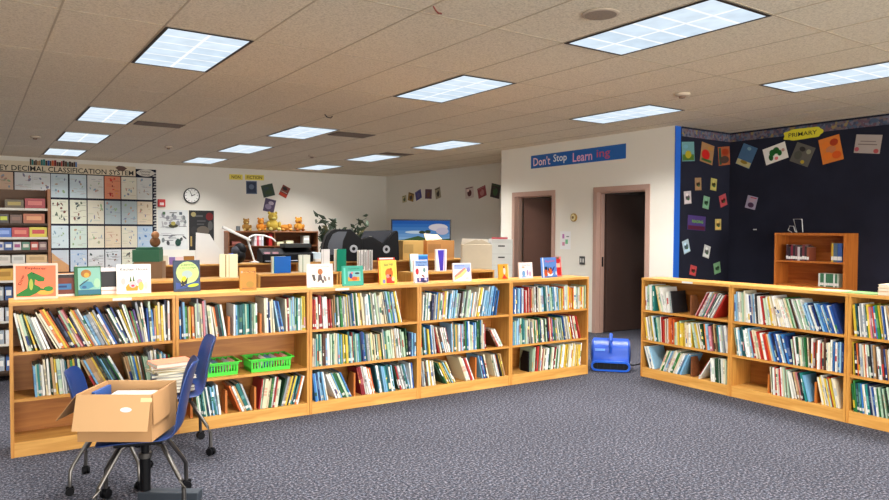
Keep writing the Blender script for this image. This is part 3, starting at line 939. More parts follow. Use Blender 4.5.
stand_book(A, 0.77, 0.22, Z1, 0.225, 0.213, 0.016, -0.06, (226, 226, 224), [
    ('t', 'Kitchen House', 0.5, 0.83, 0.82, 0.10, (120, 122, 130)), ('p', [(0.27, 0.10), (0.60, 0.10), (0.62, 0.24), (0.52, 0.33), (0.32, 0.33), (0.25, 0.22)], (226, 164, 36)), ('e', 0.46, 0.31, 0.11, 0.11, (236, 190, 196)), ('e', 0.46, 0.27, 0.05, 0.04, (196, 80, 120)), ('p', [(0.36, 0.40), (0.40, 0.62), (0.43, 0.42)], (90, 130, 60)), ('p', [(0.46, 0.42), (0.48, 0.64), (0.52, 0.42)], (90, 130, 60)),
    ('e', 0.66, 0.40, 0.09, 0.10, (240, 178, 190)), ('e', 0.70, 0.25, 0.08, 0.15, (220, 196, 130)), ('e', 0.18, 0.42, 0.07, 0.12, (196, 196, 196)), ('e', 0.85, 0.28, 0.06, 0.14, (206, 206, 200))],
    'white picture book with an orange pot and pink flowers on its cover')
stand_book(A, 1.14, 0.22, Z1, 0.19, 0.235, 0.016, 0.03, (58, 84, 112), [
    ('e', 0.52, 0.60, 0.44, 0.36, (190, 208, 152)), ('t', 'JUMPING', 0.52, 0.84, 0.5, 0.055, (110, 126, 90)), ('t', 'in the moonlight', 0.53, 0.75, 0.64, 0.05, (96, 116, 90)), ('e', 0.5, 0.55, 0.2, 0.12, (176, 190, 190)), ('p', [(0.06, 0.30), (0.4, 0.22), (0.94, 0.34), (0.94, 0.24), (0.4, 0.10), (0.06, 0.08)], (64, 96, 160)), ('e', 0.72, 0.19, 0.22, 0.05, (190, 206, 60), 0.12),
    ('e', 0.36, 0.33, 0.10, 0.17, (206, 196, 60), -0.3), ('p', [(0.18, 0.50), (0.30, 0.36), (0.24, 0.24), (0.33, 0.20), (0.48, 0.26), (0.52, 0.46), (0.44, 0.36), (0.36, 0.30)], (40, 42, 36)), ('p', [(0.20, 0.14), (0.34, 0.24), (0.52, 0.12), (0.38, 0.18)], (40, 42, 36))],
    'blue picture book with a leaping yellow frog under a pale round moon')
stand_book(A, 1.57, 0.12, Z1, 0.125, 0.175, 0.012, 0.0, (196, 150, 34), [
    ('r', 0.06, 0.77, 0.94, 0.83, (176, 110, 44)), ('t', 'Golden Tales', 0.5, 0.80, 0.7, 0.06, (226, 196, 120)), ('e', 0.6, 0.25, 0.25, 0.14, (176, 148, 52)), ('e', 0.12, 0.80, 0.06, 0.05, (190, 186, 170)), ('r', 0.08, 0.06, 0.94, 0.10, (170, 132, 40))],
    'small golden yellow picture book standing by the blue open book')
stand_book(A, 2.155, 0.10, Z1, 0.215, 0.19, 0.016, -0.08, (232, 222, 216), [
    ('e', 0.5, 0.66, 0.1, 0.13, (190, 134, 84)), ('p', [(0.38, 0.20), (0.42, 0.52), (0.54, 0.55), (0.60, 0.22), (0.50, 0.30)], (120, 108, 110)), ('p', [(0.16, 0.55), (0.24, 0.25), (0.32, 0.30), (0.28, 0.54)], (110, 106, 104)), ('e', 0.68, 0.36, 0.05, 0.13, (150, 140, 136), 0.3), ('e', 0.84, 0.36, 0.04, 0.09, (150, 146, 140)), ('e', 0.60, 0.24, 0.05, 0.08, (130, 120, 118)), ('t', 'We Are Friends', 0.5, 0.88, 0.7, 0.05, (170, 160, 160))],
    'white picture book with a row of small grey animals on its cover')
stand_book(A, 2.445, 0.09, Z1, 0.185, 0.168, 0.018, 0.0, (74, 176, 158), [
    ('r', 0.24, 0.24, 0.86, 0.72, (150, 190, 190)), ('r', 0.24, 0.24, 0.80, 0.44, (206, 168, 60)), ('e', 0.38, 0.5, 0.08, 0.14, (60, 84, 160)), ('e', 0.44, 0.64, 0.05, 0.05, (220, 130, 130)), ('e', 0.56, 0.36, 0.14, 0.1, (200, 110, 60)), ('e', 0.70, 0.62, 0.12, 0.05, (46, 80, 90)), ('t', 'Summer', 0.55, 0.86, 0.55, 0.08, (46, 130, 120)), ('r', 0.04, 0.1, 0.12, 0.9, (120, 206, 190))],
    'teal picture book with a small beach scene on its cover')
stand_book(A, 2.80, 0.15, Z1, 0.155, 0.228, 0.016, 0.0, (206, 50, 44), [('r', 0.02, 0.94, 0.9, 0.99, (236, 232, 224))], 'red picture book peeking out behind the yellow bear book')
stand_book(A, 2.775, 0.07, Z1, 0.16, 0.208, 0.03, 0.10, (228, 212, 120), [
    ('r', 0.03, 0.03, 0.95, 0.95, (226, 206, 110)), ('t', 'Bear Hugs', 0.5, 0.81, 0.55, 0.13, (70, 130, 96), 0.1), ('r', 0.3, 0.04, 0.82, 0.30, (220, 70, 50)), ('e', 0.5, 0.46, 0.25, 0.20, (206, 130, 44)), ('e', 0.40, 0.34, 0.11, 0.08, (226, 160, 160)), ('e', 0.56, 0.36, 0.06, 0.05, (60, 36, 26)), ('e', 0.62, 0.62, 0.07, 0.06, (190, 116, 40)), ('e', 0.74, 0.22, 0.10, 0.10, (240, 200, 170)), ('e', 0.15, 0.13, 0.09, 0.09, (150, 150, 190))],
    'yellow picture book with an orange bear in a red shirt', back=(236, 234, 228))
stand_book(A, 3.11, 0.09, Z1, 0.148, 0.205, 0.02, 0.12, (232, 226, 228), [
    ('r', 0.08, 0.72, 0.98, 0.97, (150, 176, 210)), ('t', 'The Big Circus', 0.53, 0.88, 0.8, 0.07, (50, 70, 140)), ('t', 'Parade', 0.53, 0.76, 0.5, 0.06, (60, 80, 150)), ('e', 0.5, 0.50, 0.18, 0.16, (240, 238, 226)), ('e', 0.72, 0.55, 0.1, 0.1, (130, 160, 160)), ('e', 0.18, 0.5, 0.12, 0.14, (196, 60, 76)), ('r', 0.14, 0.03, 0.97, 0.22, (84, 80, 150)), ('e', 0.6, 0.3, 0.12, 0.04, (150, 40, 50), -0.4), ('e', 0.34, 0.16, 0.07, 0.1, (226, 200, 200)), ('e', 0.78, 0.14, 0.1, 0.08, (200, 196, 220)), ('e', 0.66, 0.06, 0.2, 0.05, (50, 50, 110))],
    'white picture book with a busy red and blue parade scene')
stand_book(A, 3.545, 0.085, Z1, 0.19, 0.168, 0.016, -0.05, (226, 222, 226), [
    ('r', 0.04, 0.66, 0.96, 0.93, (170, 184, 216)), ('p', [(0.04, 0.30), (0.30, 0.52), (0.62, 0.74), (0.70, 0.68), (0.34, 0.38), (0.04, 0.18)], (224, 156, 140)), ('p', [(0.04, 0.18), (0.34, 0.38), (0.68, 0.66), (0.80, 0.58), (0.44, 0.24), (0.04, 0.06)], (232, 214, 150)), ('e', 0.84, 0.62, 0.10, 0.14, (150, 150, 200)), ('t', 'Rainbow Road', 0.34, 0.86, 0.52, 0.07, (120, 130, 180)), ('e', 0.76, 0.16, 0.12, 0.05, (206, 200, 190))],
    'pale picture book with a pastel rainbow band across its cover')
stand_book(A, 4.02, 0.08, Z1, 0.115, 0.148, 0.012, 0.0, (206, 168, 40), [
    ('e', 0.55, 0.55, 0.13, 0.22, (236, 200, 196)), ('p', [(0.28, 0.05), (0.5, 0.34), (0.86, 0.05)], (196, 40, 36)), ('e', 0.52, 0.80, 0.09, 0.07, (150, 70, 40)), ('r', 0.9, 0.04, 0.98, 0.96, (232, 220, 180))],
    'small yellow picture book with a figure in a red skirt')
stand_book(A, 4.305, 0.09, Z1, 0.165, 0.157, 0.014, 0.04, (232, 222, 220), [
    ('e', 0.28, 0.30, 0.13, 0.2, (130, 170, 206)), ('e', 0.58, 0.35, 0.07, 0.2, (170, 150, 190)), ('e', 0.78, 0.28, 0.1, 0.16, (214, 170, 190)), ('t', 'Snow Day', 0.5, 0.82, 0.6, 0.1, (170, 140, 150)), ('e', 0.26, 0.7, 0.12, 0.06, (226, 180, 160)), ('r', 0.1, 0.06, 0.5, 0.14, (150, 180, 214))],
    'white picture book with soft blue and pink figures, near the doorway')
stand_book(A, 4.62, 0.10, Z1, 0.215, 0.20, 0.02, 0.16, (120, 156, 206), [
    ('r', 0.0, 0.0, 0.06, 1.0, (226, 226, 232)), ('t', 'Playtime', 0.52, 0.80, 0.66, 0.15, (206, 110, 150), 0.06), ('e', 0.20, 0.26, 0.12, 0.22, (196, 110, 50)), ('e', 0.22, 0.46, 0.09, 0.09, (40, 50, 60)), ('e', 0.5, 0.30, 0.16, 0.16, (220, 130, 70)), ('e', 0.56, 0.44, 0.06, 0.07, (110, 70, 46)), ('p', [(0.36, 0.56), (0.44, 0.36), (0.50, 0.22), (0.34, 0.36)], (30, 44, 60)), ('p', [(0.60, 0.34), (0.80, 0.54), (0.86, 0.52), (0.68, 0.28)], (40, 70, 150)), ('p', [(0.28, 0.26), (0.5, 0.12), (0.74, 0.22), (0.6, 0.06), (0.36, 0.06)], (232, 232, 240)), ('e', 0.92, 0.2, 0.06, 0.1, (200, 210, 220))],
    'blue picture book with tumbling animals, near the doorway')
stand_book(A, 4.775, 0.15, Z1, 0.10, 0.205, 0.014, 0.1, (214, 150, 150), [
    ('e', 0.5, 0.80, 0.36, 0.14, (186, 30, 36)), ('p', [(0.2, 0.96), (0.5, 0.88), (0.8, 0.96)], (80, 130, 80)), ('r', 0.12, 0.06, 0.9, 0.46, (196, 30, 44)), ('r', 0.25, 0.46, 0.75, 0.66, (240, 190, 170))],
    'narrow red and pink picture book behind the blue animal book')

# books standing open on the second row
def row2(px, dd, w, h, c, items, lab, open_=0.0, yaw=0.0, back=None, th=0.016):
    r = (px - 444.5) / FPX
    for (x0, y0, w_) in R2U:
        y = y0 + dd
        x = y * (0.5635 + 0.826 * r) / (0.826 - 0.5635 * r)
        if x0 - 0.02 <= x <= x0 + w_ + 0.02:
            break
    stand_book((x, y, -0.02), 0, 0, Z1, w, h, th, yaw, c, items, lab, open_=open_, group='books stood on the second row', back=back)
row2(229, 0.10, 0.17, 0.225, (232, 226, 200), [('r', 0.3, 0.02, 0.36, 0.98, (170, 150, 110)), ('r', 0.5, 0.02, 0.54, 0.98, (190, 180, 150))], 'cream book standing fanned open behind the golden book', 0.5, -0.5)
row2(282, 0.09, 0.22, 0.178, (42, 130, 196), [('r', 0, 0, 0.06, 1, (226, 224, 206)), ('r', 0.06, 0, 0.1, 1, (60, 150, 130))], 'bright blue book standing open behind the golden book', 0.3, 0.15, (226, 224, 206))
row2(305, 0.09, 0.12, 0.19, (214, 216, 206), [('r', 0.3, 0, 0.36, 1, (120, 150, 120))], 'white book standing open behind the white animal book', 0.4, -0.2)
row2(342, 0.09, 0.145, 0.25, (26, 150, 128), [], 'plain teal book standing open behind the teal beach book', 0.5, 0.35, (228, 228, 226), 0.03)
row2(326, 0.06, 0.09, 0.25, (224, 222, 220), [('r', 0.2, 0, 0.24, 1, (180, 180, 176))], 'white page-edged book beside the plain teal book', 0.2, -0.3)
row2(366, 0.09, 0.19, 0.235, (222, 220, 216), [('r', 0.12, 0, 0.17, 1, (50, 50, 52)), ('r', 0.3, 0.05, 0.36, 1, (110, 100, 100)), ('r', 0.46, 0, 0.50, 0.9, (60, 60, 66)), ('r', 0.64, 0, 0.70, 1, (150, 110, 110)), ('r', 0.8, 0, 0.86, 0.95, (60, 90, 80)), ('r', 0.02, 0, 0.05, 0.9, (70, 70, 70)), ('r', 0.22, 0, 0.25, 0.8, (60, 60, 60)), ('r', 0.40, 0.2, 0.43, 1, (90, 90, 90)), ('r', 0.55, 0, 0.59, 1, (80, 80, 84)), ('r', 0.73, 0.1, 0.76, 1, (70, 70, 70)), ('r', 0.9, 0, 0.94, 1, (90, 90, 90))], 'white book with black stripes, fanned open beyond the teal book', 0.4, 0.1)
row2(415.5, 0.10, 0.10, 0.20, (190, 214, 206), [('r', 0.0, 0.6, 1, 1, (226, 232, 232))], 'pale green book behind the parade picture book', 0.0, 0.0)
row2(424, 0.16, 0.13, 0.19, (52, 132, 190), [('r', 0.0, 0.9, 1, 1, (120, 180, 220))], 'blue picture book behind the parade picture book', 0.0, 0.0)
row2(442, 0.09, 0.15, 0.25, (236, 230, 232), [('p', [(0.10, 0.96), (0.72, 0.96), (0.66, 0.02), (0.34, 0.02)], (106, 90, 190)), ('r', 0.74, 0.02, 0.8, 0.98, (150, 130, 190))], 'white and violet book standing open behind the rainbow book', 0.4, 0.1)
# books stood on the third row behind the frog book
R3 = ROW3
for i, (u, w, h, c, l) in enumerate(((0.12, 0.09, 0.12, (226, 170, 60), 'orange yellow'), (0.22, 0.07, 0.12, (214, 206, 190), 'cream'), (0.31, 0.07, 0.10, (150, 130, 180), 'lilac'), (0.40, 0.09, 0.10, (220, 200, 200), 'pale pink'), (0.52, 0.13, 0.11, (170, 130, 40), 'mustard'))):
    stand_book(R3, u, 0.06, Z1, w, h, 0.014, 0, c, [], 'small %s book stood behind the frog book, on the third row' % l, group='small books on the third row')

# ------------------------------------------------------------------ chairs
def chair(loc, rz, lab, s=1.0):
    t = thing('chair', lab, 'chair', loc, rz, 'blue shell chairs on casters')
    t.scale = (s, s, s)
    # profile: (y forward, z, half width, cross curve)
    prof = [(0.215, 0.388, 0.10, 0.0), (0.213, 0.394, 0.165, 0.0), (0.195, 0.404, 0.195, 0.0), (0.12, 0.408, 0.208, 0.006), (0.0, 0.402, 0.21, 0.012), (-0.10, 0.402, 0.21, 0.010), (-0.155, 0.410, 0.208, 0.014),
            (-0.188, 0.440, 0.205, 0.035), (-0.202, 0.48, 0.20, 0.04), (-0.215, 0.55, 0.196, 0.045), (-0.232, 0.64, 0.190, 0.045), (-0.25, 0.71, 0.182, 0.042), (-0.263, 0.752, 0.165, 0.036), (-0.270, 0.770, 0.13, 0.028), (-0.273, 0.776, 0.085, 0.02)]
    nu = 12
    top, nrm = [], []
    n = len(prof)
    P = []
    for i, (y, z, hw, cc) in enumerate(prof):
        y2, z2 = prof[min(i + 1, n - 1)][:2]; y1, z1 = prof[max(i - 1, 0)][:2]
        ty, tz = y2 - y1, z2 - z1
        l = math.hypot(ty, tz) or 1
        nv = Vector((0, tz / l, -ty / l))          # faces the sitter
        if nv.z < 0 and i < 5: nv = -nv
        row = []
        for j in range(nu + 1):
            a = -1 + 2 * j / nu
            row.append((Vector((a * hw, y, z)) + nv * (cc * a * a), nv))
        P.append(row)
    vs, fs = [], []
    W = nu + 1
    for side in (0, 1):
        for row in P:
            for p, nv in row:
                vs.append(p - nv * (0.009 * side))
    o = n * W
    for i in range(n - 1):
        for j in range(nu):
            a, b, c, d = i * W + j, i * W + j + 1, (i + 1) * W + j + 1, (i + 1) * W + j
            fs.append((a, b, c, d)); fs.append((o + d, o + c, o + b, o + a))
    for i in range(n - 1):
        for j in (0, nu):
            a, d = i * W + j, (i + 1) * W + j
            fs.append((a, d, o + d, o + a) if j == 0 else (d, a, o + a, o + d))
    for i in (0, n - 1):
        for j in range(nu):
            a, b = i * W + j, i * W + j + 1
            fs.append((b, a, o + a, o + b) if i == 0 else (a, b, o + b, o + a))
    m = MB(); m.add(vs, fs, M_BLUESHELL)
    sh = m.build('seat_shell', t, smooth=True)
    md = sh.modifiers.new('soft', 'SUBSURF'); md.levels = 1; md.render_levels = 1
    MB().box((-0.13, -0.10, 0.368), (0.13, 0.13, 0.388), M_BLACK).build('seat_bracket', t, bevel=0.006)
    for sx in (-1, 1):
        for sy in (-1, 1):
            leg = MB().tube([(sx * 0.06, sy * 0.05, 0.372), (sx * 0.10, sy * 0.10, 0.352), (sx * 0.185, sy * 0.19, 0.19), (sx * 0.205, sy * 0.205, 0.155), (sx * 0.207, sy * 0.207, 0.055)], 0.0115, M_CHROME, 10).build('leg', t, smooth=True)
            c = MB()
            Mx = Matrix.Translation((sx * 0.207, sy * 0.207, 0)) @ Matrix.Rotation(0.6 * sx + 0.4 * sy, 4, 'Z')
            for off in (-0.020, 0.007):
                c.add(*ring_disc(0.026, 0.013, off), M_BLACK, Mx)
            c.box((-0.008, -0.024, 0.03), (0.008, 0.02, 0.058), M_BLACK, Mx)
            c.build('caster', leg)
    return t
def ring_disc(r, w, off, n=16):
    vs, fs = [], []
    for x in (off, off + w):
        for k in range(n):
            a = 2 * PI * k / n
            vs.append((x, r * math.cos(a), r + r * math.sin(a)))
    fs = [tuple(range(n))[::-1], tuple(range(n, 2 * n))] + [(k, (k + 1) % n, n + (k + 1) % n, n + k) for k in range(n)]
    return vs, fs
def look(dx, dy):
    return math.atan2(dy, dx) - PI / 2
CA = (0.735, 3.89); CB = (1.095, 4.78); CC = (0.66, 4.41)
chair((CA[0], CA[1], 0), look(-0.965, 0.262), 'blue shell chair on casters holding the open cardboard box')
chair((CB[0], CB[1], 0), look(-1, 0.10), 'blue shell chair on casters with a book stack on its seat', 0.965)
chair((CC[0], CC[1], 0), look(0.90, -0.32), 'blue shell chair facing the other way, mostly hidden behind the cardboard box', 0.86)

# black pedestal beneath the front chair
t = thing('pedestal_stand', 'black post with a flat foot bar under the box chair', 'stand', (0.765, 4.0, 0), -YAW)
MB().tube([(0, 0, 0.0), (0, 0, 0.25)], 0.028, M_BLACK, 14).tube([(0, 0, 0.25), (0, 0, 0.345)], 0.021, M_BLACK, 14).build('post', t, smooth=True)
MB().tube([(0, 0, 0.235), (0, 0, 0.262)], 0.035, paint((96, 92, 88), 0.35, metal=0.9), 14).build('collar', t, smooth=True)
MB().box((-0.03, -0.035, 0.0), (0.30, 0.035, 0.055), paint((44, 50, 58), 0.5)).build('foot_bar', t, bevel=0.006)

# ------------------------------------------------------------------ cardboard box on the chair
BXZ = 0.427
bx = thing('cardboard_box', 'open cardboard box with its flaps out, resting on the front blue chair', 'box', (0.658, 3.843, BXZ), -YAW + 0.015)
w, d, h, q = 0.365, 0.32, 0.235, 0.004
m = MB()
m.box((-w / 2, -d / 2, 0), (w / 2, d / 2, q), M_CARD)
m.box((-w / 2, -d / 2, q), (w / 2, -d / 2 + q, h), M_CARD); m.box((-w / 2, d / 2 - q, q), (w / 2, d / 2, h), M_CARDIN)
m.box((-w / 2, -d / 2 + q, q), (-w / 2 + q, d / 2 - q, h), M_CARD); m.box((w / 2 - q, -d / 2 + q, q), (w / 2, d / 2 - q, h), M_CARD)
m.build('box_body', bx)
fl = MB().box((-w / 2, -0.003, -0.175), (w / 2, 0.0, 0), M_CARDIN).build('flap', bx, (0, -d / 2 - 0.004, h), (math.radians(-16), 0, 0)); fl['label'] = 'front flap hanging outward'
lb = MB().add([(0.068 + 0.028 * math.cos(2 * PI * k / 20), -0.0036, -0.072 + 0.012 * math.sin(2 * PI * k / 20)) for k in range(20)], [tuple(range(20))], M_WHITE)
lbo = lb.build('sticker', fl); lbo['label'] = 'white oval sticker'
MB().box((0.135, -0.0038, -0.035), (0.19, -0.0031, -0.015), paint((214, 186, 140), 0.3)).build('tape', fl)
MB().box((-0.17, -d / 2 + q, 0), (-0.002, d / 2 - q, 0.003), M_CARD).build('flap', bx, (-w / 2 - 0.002, 0, h), (0, math.radians(-52), 0))
MB().box((0.002, -d / 2 + q, 0), (0.15, d / 2 - q - 0.10, 0.003), M_CARD).build('flap', bx, (w / 2 + 0.001, 0, h), (0, math.radians(88), 0))
MB().box((-w / 2, 0, -0.165), (w / 2, 0.003, 0), M_CARDIN).build('flap', bx, (0, d / 2 + 0.004, h), (math.radians(7), 0, 0))
MBX = Matrix.Translation(bx.location) @ Matrix.Rotation(bx.rotation_euler.z, 4, 'Z')
def flat_book(loc, rz, w, d, th, c, lab, group=None, cat='book', name='book'):
    o = MB().box((-w / 2, -d / 2, 0), (w / 2, d / 2, 0.002), paint(c, 0.45)).box((-w / 2, -d / 2, th - 0.002), (w / 2, d / 2, th), paint(c, 0.45)).box((-w / 2, d / 2 - 0.002, 0.002), (w / 2, d / 2, th - 0.002), paint(c, 0.45)).build(name, None, loc, (0, 0, rz))
    MB().box((-w / 2 + 0.004, -d / 2 + 0.003, 0.0022), (w / 2 - 0.004, d / 2 - 0.0022, th - 0.0022), M_PAGE).build('pages', o)
    return tag(o, lab, cat, group)
zb = 0.005
for i, (c, l) in enumerate((((90, 96, 110), 'grey'), ((180, 150, 110), 'tan'), ((60, 100, 150), 'blue'), ((206, 200, 190), 'cream'), ((150, 60, 50), 'red'), ((190, 188, 184), 'white'))):
    p = MBX @ Vector((0.03 + 0.01 * math.sin(i * 2.1), 0.0, zb)); th = 0.030
    flat_book(p, bx.rotation_euler.z + 0.05 * math.sin(i * 1.7), 0.26, 0.27, th, c, '%s book lying in the cardboard box, %s from the bottom' % (l, nth(i + 1)), 'books in the cardboard box')
    zb += th + 0.0006
p = MBX @ Vector((-0.165, 0.06, 0.07))
o = MB().box((-0.01, -0.09, 0), (0.006, 0.09, 0.145), paint((44, 84, 150), 0.4)).build('folder', None, p, (0, 0, bx.rotation_euler.z))
tag(o, 'blue folder standing up inside the cardboard box', 'folder')

# stack on the second chair's seat
sz = 0.4035
sx, sy = CB[0] - 0.01, CB[1] + 0.01
stk = [((90, 70, 60), 0.022), ((60, 56, 60), 0.02), ((150, 140, 126), 0.024), ((90, 66, 60), 0.022), ((170, 160, 146), 0.020), ((120, 130, 140), 0.018), ((170, 160, 130), 0.016), ((176, 150, 80), 0.014), ((190, 184, 176), 0.016), ((206, 120, 92), 0.026)]
nm = ['brown', 'black', 'cream', 'dark brown', 'pale', 'grey', 'beige', 'mustard', 'off-white', 'salmon pink']
for i, (c, th) in enumerate(stk):
    flat_book((sx + R.uniform(-0.012, 0.012), sy + R.uniform(-0.012, 0.012), sz), ROW_A[2] + R.uniform(-0.25, 0.25), 0.25, 0.20, th, c, '%s book in the stack on the blue chair, %s from the bottom' % (nm[i], nth(i + 1)), 'books stacked on the chair')
    sz += th + 0.0006
flat_book((0.86, 4.70, 0.0) if False else (CC[0] + 0.06, CC[1] + 0.06, 0.358), 0.3, 0.25, 0.2, 0.02, (60, 96, 160), 'blue and white book lying on the hidden chair seat', None)

# ------------------------------------------------------------------ blue air mover
M_FAN = paint((10, 74, 186), 0.38, var=0.05, spec=0.5)
FB = thing('floor_fan', 'blue carpet drying fan on the floor between the bookcase rows', 'fan', (5.69, 5.135, 0), math.atan2(-5.05, -5.60) + PI / 2)
FB.scale = (1.05, 1.0, 0.84)
fw = 0.385
prof = []
for k in range(26):
    a = math.radians(-62 + k * 11.6)
    prof.append((-0.00 + 0.185 * math.cos(a) * -1, 0.205 + 0.185 * math.sin(a)))
# snail outline in (depth, height): round drum with a foot reaching forward to the outlet
outl = [(-0.22, 0.02), (-0.22, 0.125), (-0.20, 0.14)] + [(0.02 - 0.19 * math.cos(math.radians(a)), 0.20 + 0.175 * math.sin(math.radians(a))) for a in range(5, 186, 12)] + [(0.21, 0.10), (0.19, 0.02), (0.15, 0.0), (-0.19, 0.0)]
MB().prism(outl, lambda p, q2, s: (s, p, q2), -fw / 2 + 0.012, fw / 2 - 0.012, M_FAN).build('housing', FB, smooth=True, bevel=0.012)
for s in (-1, 1):
    MB().lathe([(0.15, 0), (0.15, 0.008), (0.12, 0.012)], paint((16, 74, 180), 0.4), 24, Matrix.Translation((s * (fw / 2 - 0.012), 0.02, 0.20)) @ Matrix.Rotation(s * PI / 2, 4, 'Y')).build('side_plate', FB)
    gl = MB()
    for r in (0.035, 0.06, 0.085, 0.108):
        pts2 = [(s * (fw / 2 + 0.002), 0.02 + r * math.cos(2 * PI * k / 20), 0.20 + r * math.sin(2 * PI * k / 20)) for k in range(21)]
        gl.tube(pts2, 0.003, M_BLACK, 6)
    gl.build('grille', FB)
# outlet: rounded frame ring with a dark slot
def rr(w2, h2, r, n=6):
    out = []
    for cx, cz, a0 in ((w2 - r, h2 - r, 0), (-w2 + r, h2 - r, 90), (-w2 + r, -h2 + r, 180), (w2 - r, -h2 + r, 270)):
        for k in range(n + 1):
            a = math.radians(a0 + 90 * k / n)
            out.append((cx + r * math.cos(a), cz + r * math.sin(a)))
    return out
o1 = rr(0.190, 0.062, 0.05); o2 = rr(0.172, 0.042, 0.036)
n = len(o1)
vs = [(x, -0.245, 0.068 + z) for x, z in o1] + [(x, -0.245, 0.068 + z) for x, z in o2] + [(x, -0.205, 0.068 + z) for x, z in o1] + [(x, -0.215, 0.068 + z) for x, z in o2]
fs = []
for i in range(n):
    j = (i + 1) % n
    fs += [(i, n + i, n + j, j), (i, j, 2 * n + j, 2 * n + i), (n + i, 3 * n + i, 3 * n + j, n + j)]
MB().add(vs, fs, paint((22, 88, 198), 0.35)).build('outlet_rim', FB, smooth=True)
MB().add([(x, -0.224, 0.068 + z) for x, z in o2], [tuple(range(n))[::-1]], paint((6, 7, 10), 0.8)).build('outlet', FB)
sl = MB()
for i in range(5):
    sl.box((-0.13 + 0.065 * i - 0.002, -0.24, 0.03), (-0.13 + 0.065 * i + 0.002, -0.226, 0.106), paint((20, 24, 34), 0.6))
sl.build('outlet_slat', FB)
MB().tube([(0, -0.185, 0.235), (0, -0.19, 0.30), (0, -0.165, 0.375), (0, -0.10, 0.425), (0, -0.02, 0.435), (0, 0.06, 0.40), (0, 0.09, 0.35)], 0.018, M_FAN, 10).build('handle', FB, smooth=True)
lbm = MB(); lbm.box((-0.15, -0.175, 0.252), (-0.07, -0.1725, 0.275), paint((120, 170, 240), 0.4))
MB().box((-0.155, -0.1815, 0.245), (-0.055, -0.170, 0.272), paint((110, 160, 236), 0.4)).build('label_plate', FB)
tag(MB().tube([(5.86, 5.12, 0.02), (5.98, 5.06, 0.008), (6.3, 5.1, 0.008), (6.9, 5.5, 0.008), (7.3, 5.9, 0.008)], 0.006, M_BLACK, 6).build('power_cord'), 'black power cord trailing from the blue fan', 'cord')

# ------------------------------------------------------------------ door wall fittings
F = lambda y, z, x=XA, roll=0: wall_frame((x, y, z), (-1, 0, 0), roll)
NZ = Vector((-1, 0, 0))
def panel(name, lab, cat, M, w, h, th, c, items=None, group=None, mat=None, pname='print'):
    """flat thing on a wall: thin sheet (its own mesh) with its printing as a child"""
    o = MB().box((-w / 2, -h / 2, 0.001), (w / 2, h / 2, 0.001 + th), mat or paint(c, 0.7, var=0.05)).build(name)
    o.matrix_world = M
    tag(o, lab, cat, group)
    if items:
        a = MB(); art(a, items, w, h, Matrix.Identity(4), z=0.001 + th + 0.0005)
        a.build(pname, o)
    return o
panel('banner_sign', 'long blue paper banner with hand lettering above the two doorways', 'sign', F(7.44, 2.57, roll=0.004), 1.95, 0.205, 0.002, (26, 92, 168), [
    ('r', 0.0, 0.5, 0.34, 1.0, (60, 130, 190)), ('r', 0.0, 0.0, 0.36, 0.08, (56, 126, 180)), ('t', "Don't", 0.13, 0.5, 0.20, 0.66, (240, 216, 222), 0.0), ('t', 'Stop', 0.34, 0.52, 0.15, 0.72, (232, 236, 240)), ('t', 'Learn', 0.58, 0.48, 0.20, 0.66, (236, 196, 216)), ('t', 'ing', 0.79, 0.46, 0.13, 0.70, (206, 120, 150))], pname='lettering')
t = thing('thermostat_clock', 'small round gold rimmed dial between the two doorways', 'wall dial', (XA, 7.44, 1.673))
RX = Matrix.Rotation(-PI / 2, 4, 'Y')
MB().lathe([(0.062, 0.001), (0.062, 0.02), (0.05, 0.026)], paint((176, 140, 70), 0.4, metal=0.4), 24, RX).build('rim', t)
MB().lathe([(0.048, 0.0262), (0.046, 0.028)], paint((226, 210, 160), 0.5), 24, RX).build('dial', t)
MB().lathe([(0.020, 0.0282), (0.018, 0.036)], paint((120, 96, 60), 0.4), 16, RX).build('knob', t)
panel('notice_sign', 'white paper notice with pink and green marks beside the doorway', 'notice', F(7.62, 1.33), 0.22, 0.27, 0.001, (222, 222, 222), [('r', 0.2, 0.6, 0.4, 0.85, (206, 150, 200)), ('r', 0.5, 0.3, 0.75, 0.55, (150, 206, 170)), ('r', 0.2, 0.2, 0.45, 0.4, (220, 170, 190)), ('r', 0.6, 0.68, 0.85, 0.74, (150, 150, 160))])
t = thing('light_switch', 'grey double light switch plate beside the open doorway', 'light switch', (XA, 7.265, 1.04))
MB().box((-0.006, -0.055, -0.06), (-0.001, 0.055, 0.06), paint((70, 70, 70), 0.5)).build('plate', t)
for s in (-1, 1):
    MB().box((-0.012, s * 0.024 - 0.012, -0.03), (-0.0061, s * 0.024 + 0.012, 0.03), paint((190, 190, 186), 0.5)).build('rocker', t)
# shapes inside the dim room
t = thing('office_chair', 'dark upholstered chair standing inside the unlit room', 'chair', (8.6, 6.55, 0), 0.6)
MB().box((-0.24, -0.24, 0.42), (0.24, 0.24, 0.5), paint((30, 30, 34), 0.8)).build('seat', t, bevel=0.02)
MB().box((-0.23, 0.19, 0.52), (0.23, 0.25, 1.0), paint((30, 30, 34), 0.8)).build('backrest', t, bevel=0.02)
for a in (-1, 1):
    for b2 in (-1, 1):
        MB().tube([(a * 0.2, b2 * 0.2, 0), (a * 0.2, b2 * 0.2, 0.42)], 0.014, M_BLACK, 8).build('leg', t)

# ------------------------------------------------------------------ black alcove
def ystrip(name, lab, lo, hi, mat):
    return
